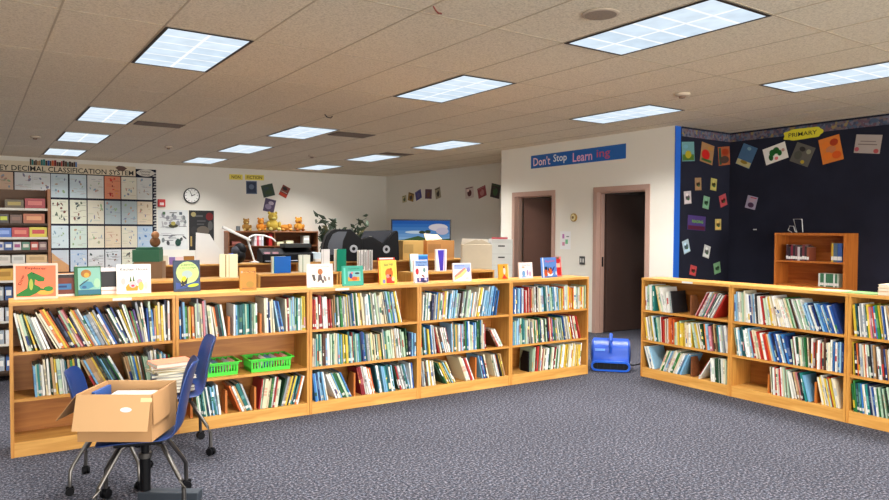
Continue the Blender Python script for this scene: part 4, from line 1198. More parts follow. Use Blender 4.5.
# patterned border along the top
M_BORD = None
def border_mat():
    m = bpy.data.materials.new('border_print'); m.use_nodes = True
    nt = m.node_tree; b = nt.nodes['Principled BSDF']; b.inputs['Roughness'].default_value = 0.7
    tc = nt.nodes.new('ShaderNodeTexCoord'); vo = nt.nodes.new('ShaderNodeTexVoronoi'); vo.inputs['Scale'].default_value = 30
    cr = nt.nodes.new('ShaderNodeValToRGB'); cr.color_ramp.interpolation = 'CONSTANT'
    e = cr.color_ramp.elements
    e[0].color = rgb((52, 58, 80)); e[1].position = 0.2; e[1].color = rgb((92, 66, 78))
    for p, c in ((0.4, (96, 96, 110)), (0.62, (130, 112, 70)), (0.68, (60, 78, 100)), (0.82, (100, 86, 86))):
        k2 = e.new(p); k2.color = rgb(c)
    sp = nt.nodes.new('ShaderNodeSeparateColor')
    nt.links.new(tc.outputs['Object'], vo.inputs['Vector']); nt.links.new(vo.outputs['Color'], sp.inputs['Color'])
    nt.links.new(sp.outputs[0], cr.inputs['Fac']); nt.links.new(cr.outputs['Color'], b.inputs['Base Color'])
    return m
M_BORD = border_mat()
struct(MB().box((XA + 0.13, YC0 - 0.004, 2.70), (8.595, YC0 - 0.0005, 2.80), M_BORD).build('trim_2'))
struct(MB().box((8.5955, 1.0, 2.70), (8.5995, YC0 - 0.0045, 2.80), M_BORD).build('trim_3'))
struct(MB().box((XA - 0.004, YC0 - 0.012, 0.0), (XA + 0.10, YC0 - 0.0005, HC - 0.005), paint((28, 92, 190), 0.6)).build('trim_4'))
SF = lambda x, z, roll=0: wall_frame((x, YC0 - 0.0005, z), (0, -1, 0), roll)
PF = lambda y, z, roll=0: wall_frame((8.5995, y, z), (-1, 0, 0), roll)
GA = 'book cover prints pinned on the black alcove wall'
def unpx(px, py, axis, val):
    dv = FWD + RG2 * ((px - 444.5) / FPX) + UP2 * ((250 - py) / FPX)
    s = (val - CAM[axis]) / dv[axis]
    return CAM + dv * s
def pin(px, py, w, h, roll, c, items, lab, side):
    if side == 's':
        p = unpx(px, py, 1, YC0); M = SF(p.x, p.z, roll); w *= 1.22
    else:
        p = unpx(px, py, 0, 8.6); M = PF(p.y, p.z, roll)
    panel('cover_picture', lab, 'picture', M, w, h, 0.0015, c, items, GA)
pin(688, 151.5, 0.21, 0.25, 0.08, (96, 140, 140), [('r', 0.04, 0.04, 0.96, 0.35, (110, 140, 70)), ('e', 0.5, 0.35, 0.25, 0.2, (190, 180, 70)), ('e', 0.3, 0.75, 0.2, 0.1, (140, 180, 190))], 'blue and yellow-green cover print nearest the blue trim', 's')
pin(707, 153.5, 0.225, 0.26, -0.16, (150, 110, 70), [('e', 0.4, 0.42, 0.32, 0.26, (206, 56, 50)), ('r', 0.1, 0.08, 0.9, 0.2, (80, 120, 70)), ('e', 0.7, 0.8, 0.2, 0.1, (190, 150, 90))], 'brown cover print with a red blob, second along the alcove border', 's')
pin(724, 156, 0.215, 0.25, 0.12, (150, 78, 44), [('r', 0.05, 0.05, 0.25, 0.95, (60, 110, 90)), ('e', 0.6, 0.7, 0.3, 0.2, (176, 90, 50)), ('e', 0.5, 0.3, 0.4, 0.2, (110, 90, 80))], 'brown and orange cover print beside the alcove corner', 's')
pin(746.5, 156, 0.22, 0.29, -0.42, (64, 98, 130), [('r', 0.02, 0.02, 0.98, 0.27, (206, 200, 160)), ('e', 0.5, 0.85, 0.14, 0.08, (150, 180, 190)), ('e', 0.5, 0.2, 0.25, 0.08, (170, 150, 70))], 'blue cover print with a sandy bottom, first past the alcove corner', 'p')
pin(775.5, 153.5, 0.31, 0.215, 0.26, (222, 216, 206), [('e', 0.28, 0.35, 0.10, 0.2, (40, 120, 56)), ('e', 0.38, 0.6, 0.13, 0.2, (40, 130, 60)), ('e', 0.56, 0.66, 0.14, 0.2, (40, 120, 56)), ('e', 0.68, 0.46, 0.10, 0.18, (44, 130, 60)), ('e', 0.85, 0.55, 0.07, 0.1, (206, 170, 160)), ('e', 0.5, 0.2, 0.08, 0.1, (230, 150, 150))], 'white cover print with a green arch of blobs', 'p')
pin(802.5, 154.5, 0.25, 0.25, -0.40, (88, 84, 76), [('e', 0.3, 0.4, 0.2, 0.22, (110, 110, 100)), ('e', 0.75, 0.72, 0.12, 0.12, (170, 170, 150)), ('e', 0.65, 0.16, 0.1, 0.09, (200, 180, 80)), ('e', 0.4, 0.75, 0.16, 0.12, (70, 66, 60))], 'dark grey cover print below the PRIMARY sign', 'p')
pin(831, 149.5, 0.25, 0.31, 0.20, (206, 116, 44), [('e', 0.3, 0.7, 0.2, 0.15, (226, 150, 70)), ('e', 0.7, 0.75, 0.2, 0.14, (190, 90, 40)), ('e', 0.5, 0.5, 0.24, 0.14, (206, 150, 110)), ('e', 0.3, 0.28, 0.22, 0.15, (230, 150, 60)), ('e', 0.72, 0.24, 0.22, 0.15, (220, 120, 40))], 'bright orange cover print beyond the PRIMARY sign', 'p')
pin(868, 144, 0.285, 0.215, -0.13, (160, 148, 140), [('e', 0.1, 0.2, 0.09, 0.12, (190, 110, 120)), ('e', 0.85, 0.14, 0.1, 0.12, (190, 110, 110)), ('r', 0.12, 0.45, 0.86, 0.5, (140, 128, 122)), ('r', 0.2, 0.62, 0.8, 0.66, (140, 128, 122))], 'pale pinkish cover print at the far end of the orange one', 'p')
small = [(698, 184, 0.11, 0.165, 0.06, (150, 120, 86), 'brown and cream small print, highest on the alcove side wall'), (713.5, 184.5, 0.11, 0.16, -0.10, (170, 160, 90), 'yellow green small print beside the highest brown one'), (687.5, 197.5, 0.12, 0.165, 0.10, (190, 180, 180), 'pale grey small print next to the blue trim'), (706, 202.5, 0.11, 0.165, -0.16, (120, 160, 130), 'green and cream small print above the violet poster'),
         (723, 200.5, 0.13, 0.16, 0.30, (170, 70, 76), 'red small print beside the alcove corner'), (718, 224.5, 0.11, 0.15, 0.02, (196, 170, 100), 'yellow small print beside the violet poster'), (686, 246.5, 0.11, 0.17, 0.30, (170, 190, 200), 'blue and white small print below the violet poster'), (706.5, 251.5, 0.115, 0.165, -0.26, (196, 196, 192), 'white sketch print low on the alcove side wall'),
         (717, 268, 0.12, 0.15, 0.2, (120, 160, 120), 'green small print lowest beside the alcove corner'), (693, 270.5, 0.11, 0.13, -0.22, (180, 70, 70), 'red and cream small print just above the bookcase top')]
for (px, py, w, h, ro, c, lab) in small:
    c2 = tuple(max(0, v - 70) for v in c); c3 = tuple(min(255, v + 40) for v in c)
    pin(px, py, w, h, ro, c, [('r', 0.08, 0.08, 0.92, 0.3, c3), ('e', 0.5, 0.5, 0.3, 0.2, c2), ('e', 0.42, 0.72, 0.18, 0.12, c3), ('e', 0.58, 0.36, 0.16, 0.1, (90, 130, 90))], lab, 's')
pin(696.5, 223, 0.31, 0.19, -0.05, (70, 50, 110), [('r', 0.03, 0.03, 0.97, 0.3, (120, 60, 90)), ('t', 'READING', 0.55, 0.6, 0.62, 0.2, (150, 200, 60))], 'violet poster with green lettering on the alcove side wall', 's')
pin(751.5, 202.5, 0.15, 0.17, -0.26, (160, 150, 170), [('e', 0.5, 0.3, 0.3, 0.2, (110, 80, 110)), ('e', 0.5, 0.7, 0.3, 0.18, (200, 180, 190)), ('r', 0.3, 0.85, 0.9, 0.92, (200, 70, 90))], 'lilac small print alone on the wide black wall', 'p')
p = unpx(755, 229.5, 0, 8.6)
panel('paper_picture_scrap', 'tiny torn white paper scrap on the black wall', 'paper scrap', PF(p.y, p.z), 0.05, 0.014, 0.001, (206, 206, 206))
struct(MB().box((XA + 0.1005, YC0 - 0.003, 0), (XA + 0.1295, YC0 - 0.0004, HC - 0.005), M_FABRIC).build('trim_5'))
# PRIMARY sign: yellow cloud
p = unpx(803, 133.8, 0, 8.6)
ps = []
for k in range(48):
    a = 2 * PI * k / 48
    s = 1 + 0.05 * math.cos(7 * a)
    ps.append((0.245 * math.copysign(abs(math.cos(a)) ** 0.6, math.cos(a)) * s, 0.068 * math.copysign(abs(math.sin(a)) ** 0.7, math.sin(a)) * s))
o = MB().prism(ps, lambda a, b, t2: (a, b, t2), 0.001, 0.004, paint((206, 196, 46), 0.6)).build('primary_sign')
o.matrix_world = wall_frame((8.593, p.y, p.z), (-1, 0, 0), 0.02); tag(o, 'yellow cloud shaped PRIMARY sign on the black wall border', 'sign')
a = MB(); text_mesh(a, 'PRIMARY', 0.36, 0.052, paint((30, 28, 20), 0.6, var=0), Matrix.Translation((0, 0, 0.0046)), 0.008); a.build('lettering', o)

# orange cabinet in the alcove
cab = thing('orange_cabinet', 'taller orange wood bookcase standing in the black alcove', 'bookcase', (8.275, 4.388, 0), -PI / 2)
cw, ch, cd = 0.85, 1.464, 0.30
MB().box((-cw / 2, 0, 0), (-cw / 2 + 0.022, cd, ch - 0.03), M_CHERRY).build('side_panel', cab)
MB().box((cw / 2 - 0.022, 0, 0), (cw / 2, cd, ch - 0.03), M_CHERRY).build('side_panel', cab)
MB().box((-cw / 2, -0.004, ch - 0.03), (cw / 2, cd, ch), M_CHERRY).build('top_panel', cab)
MB().box((-cw / 2 + 0.022, cd - 0.012, 0), (cw / 2 - 0.022, cd - 0.002, ch - 0.0305), wood((150, 78, 28), (180, 104, 44), 'x')).build('back_panel', cab)
CSH = [0.10, 0.50, 0.83, 1.125]
for z in CSH:
    MB().box((-cw / 2 + 0.022, 0.004, z - 0.02), (cw / 2 - 0.022, cd - 0.0125, z), M_CHERRY).build('shelf', cab)
MC = Matrix.Translation(cab.location) @ Matrix.Rotation(cab.rotation_euler.z, 4, 'Z')
def cab_book(x, z, t2, h, c, lab, d=0.16):
    o = MB().box((0, 0, 0), (t2, d, h), paint(c, 0.45)).box((0.0, -0.0006, h * 0.1), (t2, 0.0, h * 0.3), paint((220, 216, 210), 0.5)).build('book', None, MC @ Vector((x, 0.05, z + 0.0005)), (0, 0, cab.rotation_euler.z))
    MB().box((0.002, 0.003, h + 0.0001), (t2 - 0.002, d - 0.003, h + 0.001), M_PAGE).build('pages', o)
    tag(o, lab, 'book', 'books in the orange cabinet')
x = -0.30
for i, (c, l) in enumerate((((60, 40, 46), 'dark plum'), ((40, 36, 44), 'black'), ((120, 36, 50), 'dark red'), ((34, 34, 40), 'charcoal'), ((90, 50, 60), 'maroon'), ((190, 180, 180), 'white'), ((44, 36, 40), 'ink black'), ((110, 50, 56), 'wine red'), ((50, 40, 40), 'dark brown'), ((130, 70, 50), 'rust'))):
    hh = 0.165 + 0.03 * R.random()
    cab_book(x, CSH[3], 0.026, hh, c, '%s book, %s on the upper shelf of the orange cabinet' % (l, nth(i + 1)))
    x += 0.0285
for i, (x, t2, c, l) in enumerate(((0.245, 0.02, (200, 160, 50), 'yellow'), (0.268, 0.045, (80, 100, 116), 'slate grey'), (0.316, 0.05, (60, 90, 150), 'blue'))):
    cab_book(x, CSH[3], t2, 0.22, c, '%s book standing alone on the upper cabinet shelf' % l)
x = 0.10
for i in range(11):
    c, l = R.choice((((206, 206, 200), 'white'), ((60, 110, 80), 'green'), ((120, 120, 130), 'grey'), ((170, 180, 160), 'pale green'), ((60, 60, 70), 'dark')))
    cab_book(x, CSH[2], 0.019, 0.155, c, 'slim %s book, %s on the lower shelf of the orange cabinet' % (l, nth(i + 1)))
    x += 0.0215
bwire = MB()
def wp(pts2): bwire.tube([(a, 0.10 + 0.02 * (i % 2), b) for i, (a, b) in enumerate(pts2)], 0.006, paint((190, 190, 190), 0.35, metal=0.7), 6)
bwire.tube([(-0.26, 0.1, 0.006), (-0.31, 0.1, 0.03), (-0.29, 0.1, 0.085), (-0.24, 0.1, 0.08), (-0.22, 0.1, 0.02), (-0.20, 0.1, 0.006), (-0.255, 0.12, 0.17), (-0.15, 0.12, 0.168), (-0.135, 0.12, 0.006)], 0.006, paint((190, 190, 190), 0.35, metal=0.7), 6)
o = bwire.build('wire_stand', None, MC @ Vector((0, 0, ch + 0.001)), (0, 0, cab.rotation_euler.z)); tag(o, 'bent white wire book stand on top of the orange cabinet', 'book stand')

# things on top of row B
def top_b(u, d, z=0): return place(ROW_B, u, d, BH + 0.001 + z)
z = 0
for i, (c, th) in enumerate((((190, 140, 96), 0.032), ((214, 180, 140), 0.026), ((226, 206, 170), 0.022))):
    flat_book(top_b(2.36, 0.15, z), ROW_B[2] + 0.05 * i, 0.30, 0.22, th, c, ('brown', 'tan', 'cream')[i] + ' book in the flat pile on the bookcase top', 'flat pile on the bookcase top'); z += th + 0.0006
for i, (u, c, l) in enumerate(((1.84, (186, 200, 150), 'pale green'), (2.08, (130, 170, 110), 'green'))):
    o = MB().box((-0.12, -0.10, 0), (0.12, 0.10, 0.006), paint(c, 0.4)).build('magazine', None, top_b(u, 0.12, 0), (0, 0, ROW_B[2] + 0.2 - 0.3 * i)); tag(o, l + ' magazine lying flat on the bookcase top', 'magazine', 'magazines on the bookcase top')

# ------------------------------------------------------------------ far wall: classification board
BF = lambda x, z, roll=0, y=YF: wall_frame((x, y, z), (0, -1, 0), roll)
bd = thing('classification_board', 'black classification board with a lettered cream header on the far wall', 'notice board', (0, YF, 0))
MB().box((-1.2, -0.012, 0.55), (3.20, -0.001, 2.70), M_FABRIC).build('panel', bd)
hd = MB().box((-1.2, -0.016, 2.545), (2.80, -0.0125, 2.74), paint((206, 192, 164), 0.7)).build('header_strip', bd)
a = MB()
text_mesh(a, 'DEWEY DECIMAL CLASSIFICATION SYSTEM', 2.63, 0.10, paint((34, 30, 30), 0.6, var=0), Matrix.Translation((1.445, -0.0166, 2.607)) @ Matrix.Rotation(PI / 2, 4, 'X'), 0.012)
a.build('lettering', hd)
sp = MB()
xx = 0.93
while xx < 1.72:
    ww = R.uniform(0.016, 0.04); hh = R.uniform(0.08, 0.12)
    c = R.choice(PAL[pick(dict(brown=4, red=3, teal=3, orange=2, blue=2, tan=1))])
    sp.box((xx, -0.018, 2.675), (xx + ww, -0.0167, 2.675 + hh), paint(c, 0.6)); xx += ww + 0.003
sp.build('printed_book_spine', hd)
wd = MB()
wd.prism([(0, 0), (0.06, -0.05), (0.16, -0.05), (0.22, 0.0), (0.15, 0.04), (0.06, 0.045)], lambda p, q2, s: (2.42 + p, s, 2.70 + q2), -0.018, -0.0167, paint((90, 60, 50), 0.6)); wd.build('printed_emblem', hd)
ov = MB()
ov.prism([(0.17 * math.cos(2 * PI * k / 24) * (1 + 0.06 * math.cos(8 * PI * k / 24)), 0.075 * math.sin(2 * PI * k / 24)) for k in range(24)], lambda p, q2, s: (2.995 + p, s, 2.625 + q2), -0.016, -0.0125, paint((196, 190, 178), 0.7))
text_mesh(ov, 'Dewey', 0.20, 0.045, paint((60, 56, 54), 0.6, var=0), Matrix.Translation((2.995, -0.0167, 2.645)) @ Matrix.Rotation(PI / 2, 4, 'X'))
text_mesh(ov, 'Decimals', 0.16, 0.035, paint((60, 56, 54), 0.6, var=0), Matrix.Translation((2.995, -0.0167, 2.592)) @ Matrix.Rotation(PI / 2, 4, 'X'))
ov.build('oval_label', bd)
wv = MB()
for k in range(34):
    zz = 0.7 + k * 0.058
    wv.prism([(3.13 + 0.02 * (k % 2), zz), (3.20, zz), (3.20 , zz + 0.03), (3.15 + 0.02 * (k % 2), zz + 0.03)], lambda p, q2, s: (p, s, q2), -0.0135, -0.0122, paint((170, 168, 164), 0.7))
wv.build('wavy_border', bd)
M_CARDP = {}
def doodle(c, ink, n, seed):
    r = random.Random(seed)
    it = []
    for i in range(n):
        x, y = r.uniform(0.1, 0.9), r.uniform(0.1, 0.9)
        cc = r.choice(ink)
        if r.random() < 0.5:
            it.append(('e', x, y, r.uniform(0.03, 0.1), r.uniform(0.02, 0.06), cc, r.uniform(0, 3)))
        else:
            l = r.uniform(0.08, 0.22)
            it.append(('r', max(0.05, x - l), y, min(0.95, x + l), min(0.97, y + 0.012), cc))
    return it
CX = [0.055, 0.366, 0.681, 0.974, 1.277, 1.599, 1.910, 2.220, 2.529, 2.827]
ink_soft = [(160, 180, 190), (190, 170, 150), (170, 190, 160), (200, 160, 150), (150, 150, 170)]
ink_dark = [(110, 116, 120), (130, 140, 120), (150, 110, 100), (90, 110, 110)]
CR = [(2.07, 2.525), (1.56, 2.03), (1.085, 1.52), (0.62, 1.045)]
c0 = [[None, 'tan', 'white', 'white', 'paleblue', 'paleblue', 'pale', 'red', 'cream', 'creamblue'], [None] * 4 + ['sketch', 'sketch', 'cream', 'greyblue', 'greyblue', 'creamor'], [None] * 4 + ['paleblue', 'palegreen', 'cream', 'creamor', 'cream', 'blue'], [None] * 4 + ['tanblue', 'blue', 'multi', 'multi', 'sketch', 'pale']]
cc = dict(tan=(206, 176, 150), white=(206, 208, 206), paleblue=(186, 200, 204), pale=(200, 200, 194), red=(206, 130, 96), cream=(206, 200, 180), creamblue=(196, 196, 190), sketch=(206, 206, 186), greyblue=(160, 172, 174), creamor=(206, 190, 164), palegreen=(186, 200, 190), blue=(164, 182, 200), tanblue=(170, 180, 190), multi=(190, 196, 200))
ordw = ['top', 'second', 'third', 'lowest']
for r in range(4):
    for k in range(10):
        kd = c0[r][k]
        if kd is None: continue
        z0, z1 = CR[r]
        ink = ink_dark if kd in ('sketch', 'multi') else ink_soft
        if kd == 'red': ink = [(190, 50, 40), (226, 170, 60), (150, 40, 50), (214, 90, 60)]
        if kd == 'blue': ink = [(110, 150, 190), (220, 220, 210), (140, 170, 200)]
        it = doodle(cc[kd], ink, 22 if kd in ('red', 'sketch', 'multi') else 13, r * 20 + k)
        if kd == 'tanblue': it = [('p', [(0.0, 0.0), (1.0, 0.0), (1.0, 0.3), (0.45, 0.6), (0.0, 0.9)], (206, 176, 140))] + it[:6]
        panel('poster_card', '%s card, %s row of the classification board, %s from the wavy border' % ({'paleblue': 'pale blue', 'creamblue': 'cream blue', 'greyblue': 'grey blue', 'creamor': 'cream orange', 'palegreen': 'pale green', 'tanblue': 'tan and blue', 'multi': 'busy coloured', 'sketch': 'sketch covered'}.get(kd, kd), ordw[r], nth(10 - k)), 'poster',
              BF(CX[k] + 0.146, (z0 + z1) / 2, 0, YF - 0.012), 0.292, z1 - z0, 0.001, cc[kd], it, 'cards on the classification board')

# far wall pieces
t = thing('fire_alarm', 'small red fire alarm box beside the classification board', 'fire alarm', (3.30, YF, 2.01))
MB().box((-0.075, -0.05, -0.08), (0.075, -0.001, 0.08), paint((186, 34, 34), 0.4)).build('alarm_mount', t, bevel=0.01)
MB().box((-0.04, -0.056, -0.045), (0.04, -0.0505, 0.01), paint((214, 200, 196), 0.4)).build('lens', t)
ck = thing('wall_clock', 'round black rimmed clock on the far wall', 'clock', (3.915, YF, 2.185))
RXc = Matrix.Rotation(PI / 2, 4, 'X')
rim = []
MB().lathe([(0.168, 0.001), (0.168, 0.04), (0.15, 0.045), (0.148, 0.032)], M_BLACK, 36, RXc).build('rim', ck, smooth=True)
MB().lathe([(0.1485, 0.0325), (0.1485, 0.034)], paint((232, 232, 226), 0.5, var=0.01), 36, RXc).build('face', ck)
tk = MB()
for k in range(12):
    tk.box((-0.005, -0.0355, 0.112), (0.005, -0.0345, 0.138), M_BLACK, Matrix.Rotation(k * PI / 6, 4, 'Y'))
tk.build('hour_marking', ck)
for L_, ang, wd_ in ((0.075, 1.22, 0.008), (0.112, 5.9, 0.006)):
    MB().box((-wd_, -0.038, -0.015), (wd_, -0.0365, L_), M_BLACK, Matrix.Rotation(ang, 4, 'Y')).build('hand', ck)
MB().tube([(0, -0.0362, 0), (0, -0.041, 0)], 0.01, M_BLACK, 10).build('hub', ck)
it = doodle(None, [(110, 110, 114), (150, 156, 156), (170, 170, 176), (190, 190, 190)], 40, 91) + [('e', 0.5, 0.60, 0.16, 0.05, (96, 96, 70)), ('e', 0.5, 0.66, 0.08, 0.05, (190, 180, 110)), ('e', 0.66, 0.18, 0.10, 0.09, (50, 100, 90)), ('r', 0.38, 0.92, 0.62, 0.94, (60, 60, 60)), ('r', 0.15, 0.88, 0.24, 0.95, (110, 140, 110)), ('r', 0.70, 0.88, 0.8, 0.95, (120, 130, 140))]
panel('wall_poster', 'white poster of scattered small drawings below the fire alarm', 'poster', BF(3.535, 1.45), 0.61, 0.84, 0.002, (206, 208, 206), it)
it = [('r', 0.25, 0.84, 0.55, 0.88, (120, 120, 120)), ('r', 0.32, 0.72, 0.66, 0.75, (110, 110, 112)), ('r', 0.32, 0.64, 0.6, 0.67, (110, 110, 112)), ('e', 0.18, 0.9, 0.1, 0.06, (180, 170, 130)), ('e', 0.82, 0.85, 0.15, 0.10, (140, 40, 46)), ('e', 0.85, 0.62, 0.1, 0.12, (120, 120, 118)), ('e', 0.55, 0.46, 0.28, 0.15, (130, 122, 112)), ('r', 0.05, 0.1, 0.12, 0.35, (190, 170, 120)), ('e', 0.2, 0.5, 0.12, 0.1, (70, 70, 72)), ('e', 0.85, 0.3, 0.1, 0.2, (60, 60, 62))]
panel('wall_poster', 'black poster with grey and red pictures beside the white poster', 'poster', BF(4.125, 1.44), 0.53, 0.86, 0.002, (32, 32, 34), it)
panel('wall_sign', 'yellow paper strip reading NON on the far wall', 'sign', BF(4.88, 2.63, 0.01), 0.30, 0.12, 0.001, (222, 204, 90), [('t', 'NON', 0.5, 0.5, 0.66, 0.62, (20, 16, 8))])
panel('wall_sign', 'longer yellow paper strip reading FICTION on the far wall', 'sign', BF(5.30, 2.64, 0.01), 0.44, 0.12, 0.001, (222, 204, 90), [('t', 'FICTION', 0.5, 0.5, 0.80, 0.62, (20, 16, 8))])
GC = 'book cover prints on the cream walls'
def pinw(px, py, w, h, ro, c, it, lab):
    p = unpx(px, py, 1, YF)
    panel('cover_picture', lab, 'picture', BF(p.x, p.z, ro), w, h, 0.0015, c, it, GC)
pinw(251.5, 187.5, 0.25, 0.29, 0.02, (84, 96, 122), [('r', 0.08, 0.08, 0.92, 0.92, (70, 84, 110)), ('e', 0.5, 0.55, 0.24, 0.2, (130, 140, 160))], 'grey blue framed cover print right under the FICTION strip')
pinw(268, 190.5, 0.28, 0.28, 0.25, (50, 66, 54), [('e', 0.5, 0.35, 0.3, 0.16, (90, 110, 70)), ('e', 0.4, 0.7, 0.2, 0.1, (80, 100, 110))], 'dark green tilted cover print, second under the FICTION strip')
pinw(284.5, 191.5, 0.20, 0.26, -0.45, (120, 60, 50), [('r', 0.0, 0.05, 1.0, 0.3, (206, 90, 40)), ('e', 0.4, 0.75, 0.3, 0.16, (60, 44, 50)), ('r', 0.1, 0.4, 0.9, 0.45, (210, 200, 190))], 'brown and orange tilted cover print furthest along the far wall')
pinw(269.5, 205.5, 0.26, 0.30, -0.22, (70, 58, 84), [('e', 0.4, 0.4, 0.3, 0.2, (160, 150, 170)), ('e', 0.6, 0.7, 0.25, 0.14, (190, 180, 190))], 'violet tilted cover print hanging lowest on the far wall')
def pinr(px, py, w, h, ro, c, it, lab):
    p = unpx(px, py, 0, XB)
    panel('cover_picture', lab, 'picture', F(p.y, p.z, XB, ro), w, h, 0.0015, c, it, GC)
for (px, py, w, h, ro, c, c2, lab) in ((404.5, 199, 0.20, 0.17, 0.1, (180, 170, 130), (110, 120, 90), 'small pale green cover print deepest on the television wall'), (411, 197, 0.26, 0.20, -0.2, (150, 116, 60), (100, 76, 50), 'golden brown cover print, second from the room corner'), (418.5, 195, 0.26, 0.21, 0.3, (70, 70, 130), (130, 120, 160), 'violet blue tilted cover print above the television'),
                                    (428.5, 194, 0.28, 0.22, -0.06, (90, 60, 76), (140, 100, 70), 'maroon cover print above the cardboard boxes'), (438, 193, 0.22, 0.25, 0.2, (150, 140, 116), (80, 70, 60), 'speckled beige cover print before the wide gap'), (469.5, 192.5, 0.30, 0.24, 0.1, (200, 184, 176), (120, 30, 36), 'white cover print with dark red blotches past the wide gap'), (482, 192, 0.28, 0.22, 0.25, (140, 66, 70), (200, 150, 150), 'red tilted cover print near the door block corner'), (495.5, 191, 0.30, 0.28, -0.2, (50, 40, 36), (80, 120, 70), 'dark cover print with green, beside the door block corner')):
    pinr(px, py, w, h, ro, c, [('e', 0.5, 0.45, 0.25, 0.3, c2), ('e', 0.35, 0.7, 0.15, 0.12, tuple(min(255, v + 40) for v in c)), ('r', 0.1, 0.86, 0.9, 0.93, c2)], lab)

# brown bookcase against the far wall with soft toys
bb = thing('brown_bookcase', 'dark brown bookcase against the far wall with soft toys on top', 'bookcase', (4.60, YF - 0.34, 0))
bw, bh, bdp = 2.10, 1.43, 0.32
for x in (0, bw / 2 - 0.012, bw - 0.025):
    MB().box((x, 0, 0), (x + 0.025, bdp, bh - 0.03), M_WALNUT).build('side_panel' if x != bw / 2 - 0.012 else 'divider', bb)
MB().box((0, -0.004, bh - 0.03), (bw, bdp, bh), wood((140, 86, 52), (160, 102, 62), 'x')).build('top_panel', bb)
MB().box((0.025, bdp - 0.012, 0), (bw - 0.025, bdp - 0.002, bh - 0.0305), M_WALNUT).build('back_panel', bb)
for z in (0.1, 0.45, 0.78, 1.10):
    for x0, x1 in ((0.025, bw / 2 - 0.012), (bw / 2 + 0.013, bw - 0.025)):
        MB().box((x0, 0.004, z - 0.022), (x1, bdp - 0.0125, z), M_WALNUT).build('shelf', bb)
def far_item(x, z, w, h, c, lab, name='book', cat='book', d=0.2):
    o = MB().box((0, 0, 0), (w, d, h), paint(c, 0.5)).box((0.004, -0.0008, h * 0.55), (w - 0.004, 0, h * 0.8), paint(tuple(min(255, v + 50) for v in c), 0.5)).build(name, None, (4.60 + x, YF - 0.34 + 0.05, z + 0.001)); tag(o, lab, cat, 'things in the brown bookcase')
for i, (x, w, h, c, l) in enumerate(((0.60, 0.05, 0.25, (220, 214, 216), 'white'), (0.655, 0.04, 0.25, (190, 60, 70), 'red striped'), (0.70, 0.05, 0.24, (214, 190, 196), 'pink'), (0.755, 0.05, 0.25, (200, 206, 214), 'pale grey'))):
    far_item(x, 1.10, w, h, c, l + ' tall book on the top shelf of the brown bookcase')
far_item(0.93, 1.10, 0.08, 0.28, (176, 36, 34), 'red box standing in the brown bookcase', 'storage_box', 'box')
far_item(1.12, 1.10, 0.16, 0.09, (206, 200, 160), 'cream box on the brown bookcase top shelf', 'storage_box', 'box')
far_item(1.33, 1.10, 0.18, 0.11, (214, 206, 170), 'long cream box on the brown bookcase top shelf', 'storage_box', 'box')
far_item(1.76, 1.10, 0.14, 0.22, (206, 206, 200), 'white box at the end of the brown bookcase shelf', 'storage_box', 'box')
far_item(0.1, 1.10, 0.2, 0.1, (120, 60, 50), 'dark red box beside the desk lamp on the brown bookcase', 'storage_box', 'box')
far_item(1.5, 0.78, 0.3, 0.2, (120, 40, 46), 'wide maroon box on the lower shelf of the brown bookcase', 'storage_box', 'box')
o = MB().lathe([(0.045, 0), (0.045, 0.10), (0.04, 0.105)], paint((110, 116, 122), 0.4, metal=0.5), 16).build('tin_can', None, (4.86, YF - 0.2, bh + 0.001)); tag(o, 'small grey tin on top of the brown bookcase', 'tin')
def plush(x, c, c2, lab, hs, kind):
    t = thing('soft_toy', lab, 'soft toy', (4.55 + x, YF - 0.20, bh + 0.001), 0, 'soft toys on the brown bookcase')
    b = MB()
    cm, cm2 = paint(c, 0.95, var=0.2, scale=30), paint(c2, 0.95, var=0.2, scale=30)
    if kind == 'lie':
        b.ball((0, 0, 0.075), (0.15, 0.10, 0.075), cm); b.ball((0.08, -0.05, 0.11), (0.06, 0.06, 0.06), cm)
        b.build('body', t, smooth=True)
        for s in (-1, 1):
            MB().ball((s * 0.09, -0.09, 0.03), (0.04, 0.06, 0.03), cm2).build('paw', t, smooth=True)
    else:
        b.ball((0, 0, hs * 0.30), (hs * 0.32, hs * 0.27, hs * 0.30), cm); b.ball((0, -0.01, hs * 0.72), (hs * 0.25, hs * 0.22, hs * 0.24), cm)
        b.build('body', t, smooth=True)
        MB().ball((0, -hs * 0.20, hs * 0.66), (hs * 0.11, hs * 0.07, hs * 0.08), cm2).build('muzzle', t, smooth=True)
        for s in (-1, 1):
            MB().ball((s * hs * 0.18, 0, hs * 0.93), (hs * 0.08, hs * 0.05, hs * 0.08), cm).build('ear', t, smooth=True)
            MB().ball((s * hs * 0.30, -hs * 0.18, hs * 0.34), (hs * 0.09, hs * 0.10, hs * 0.16), cm).build('arm', t, smooth=True)
            MB().ball((s * hs * 0.22, -hs * 0.30, hs * 0.10), (hs * 0.11, hs * 0.16, hs * 0.10), cm2).build('foot', t, smooth=True)
            MB().ball((s * hs * 0.09, -hs * 0.205, hs * 0.77), (hs * 0.025,) * 3, M_BLACK, 8, 6).build('eye', t)
plush(0.49, (150, 110, 50), (206, 180, 110), 'small brown and cream sitting soft toy nearest the grey tin', 0.28, 'sit')
plush(0.82, (206, 130, 40), (226, 180, 90), 'orange sitting soft toy second from the grey tin', 0.30, 'sit')
plush(1.10, (176, 150, 60), (206, 190, 110), 'tall yellow green sitting soft toy, the tallest one', 0.44, 'sit')
plush(1.40, (196, 126, 44), (216, 160, 80), 'orange soft toy lying flat on the bookcase', 0.2, 'lie')
plush(1.72, (200, 140, 50), (160, 90, 40), 'orange and brown sitting soft toy furthest from the grey tin', 0.33, 'sit')

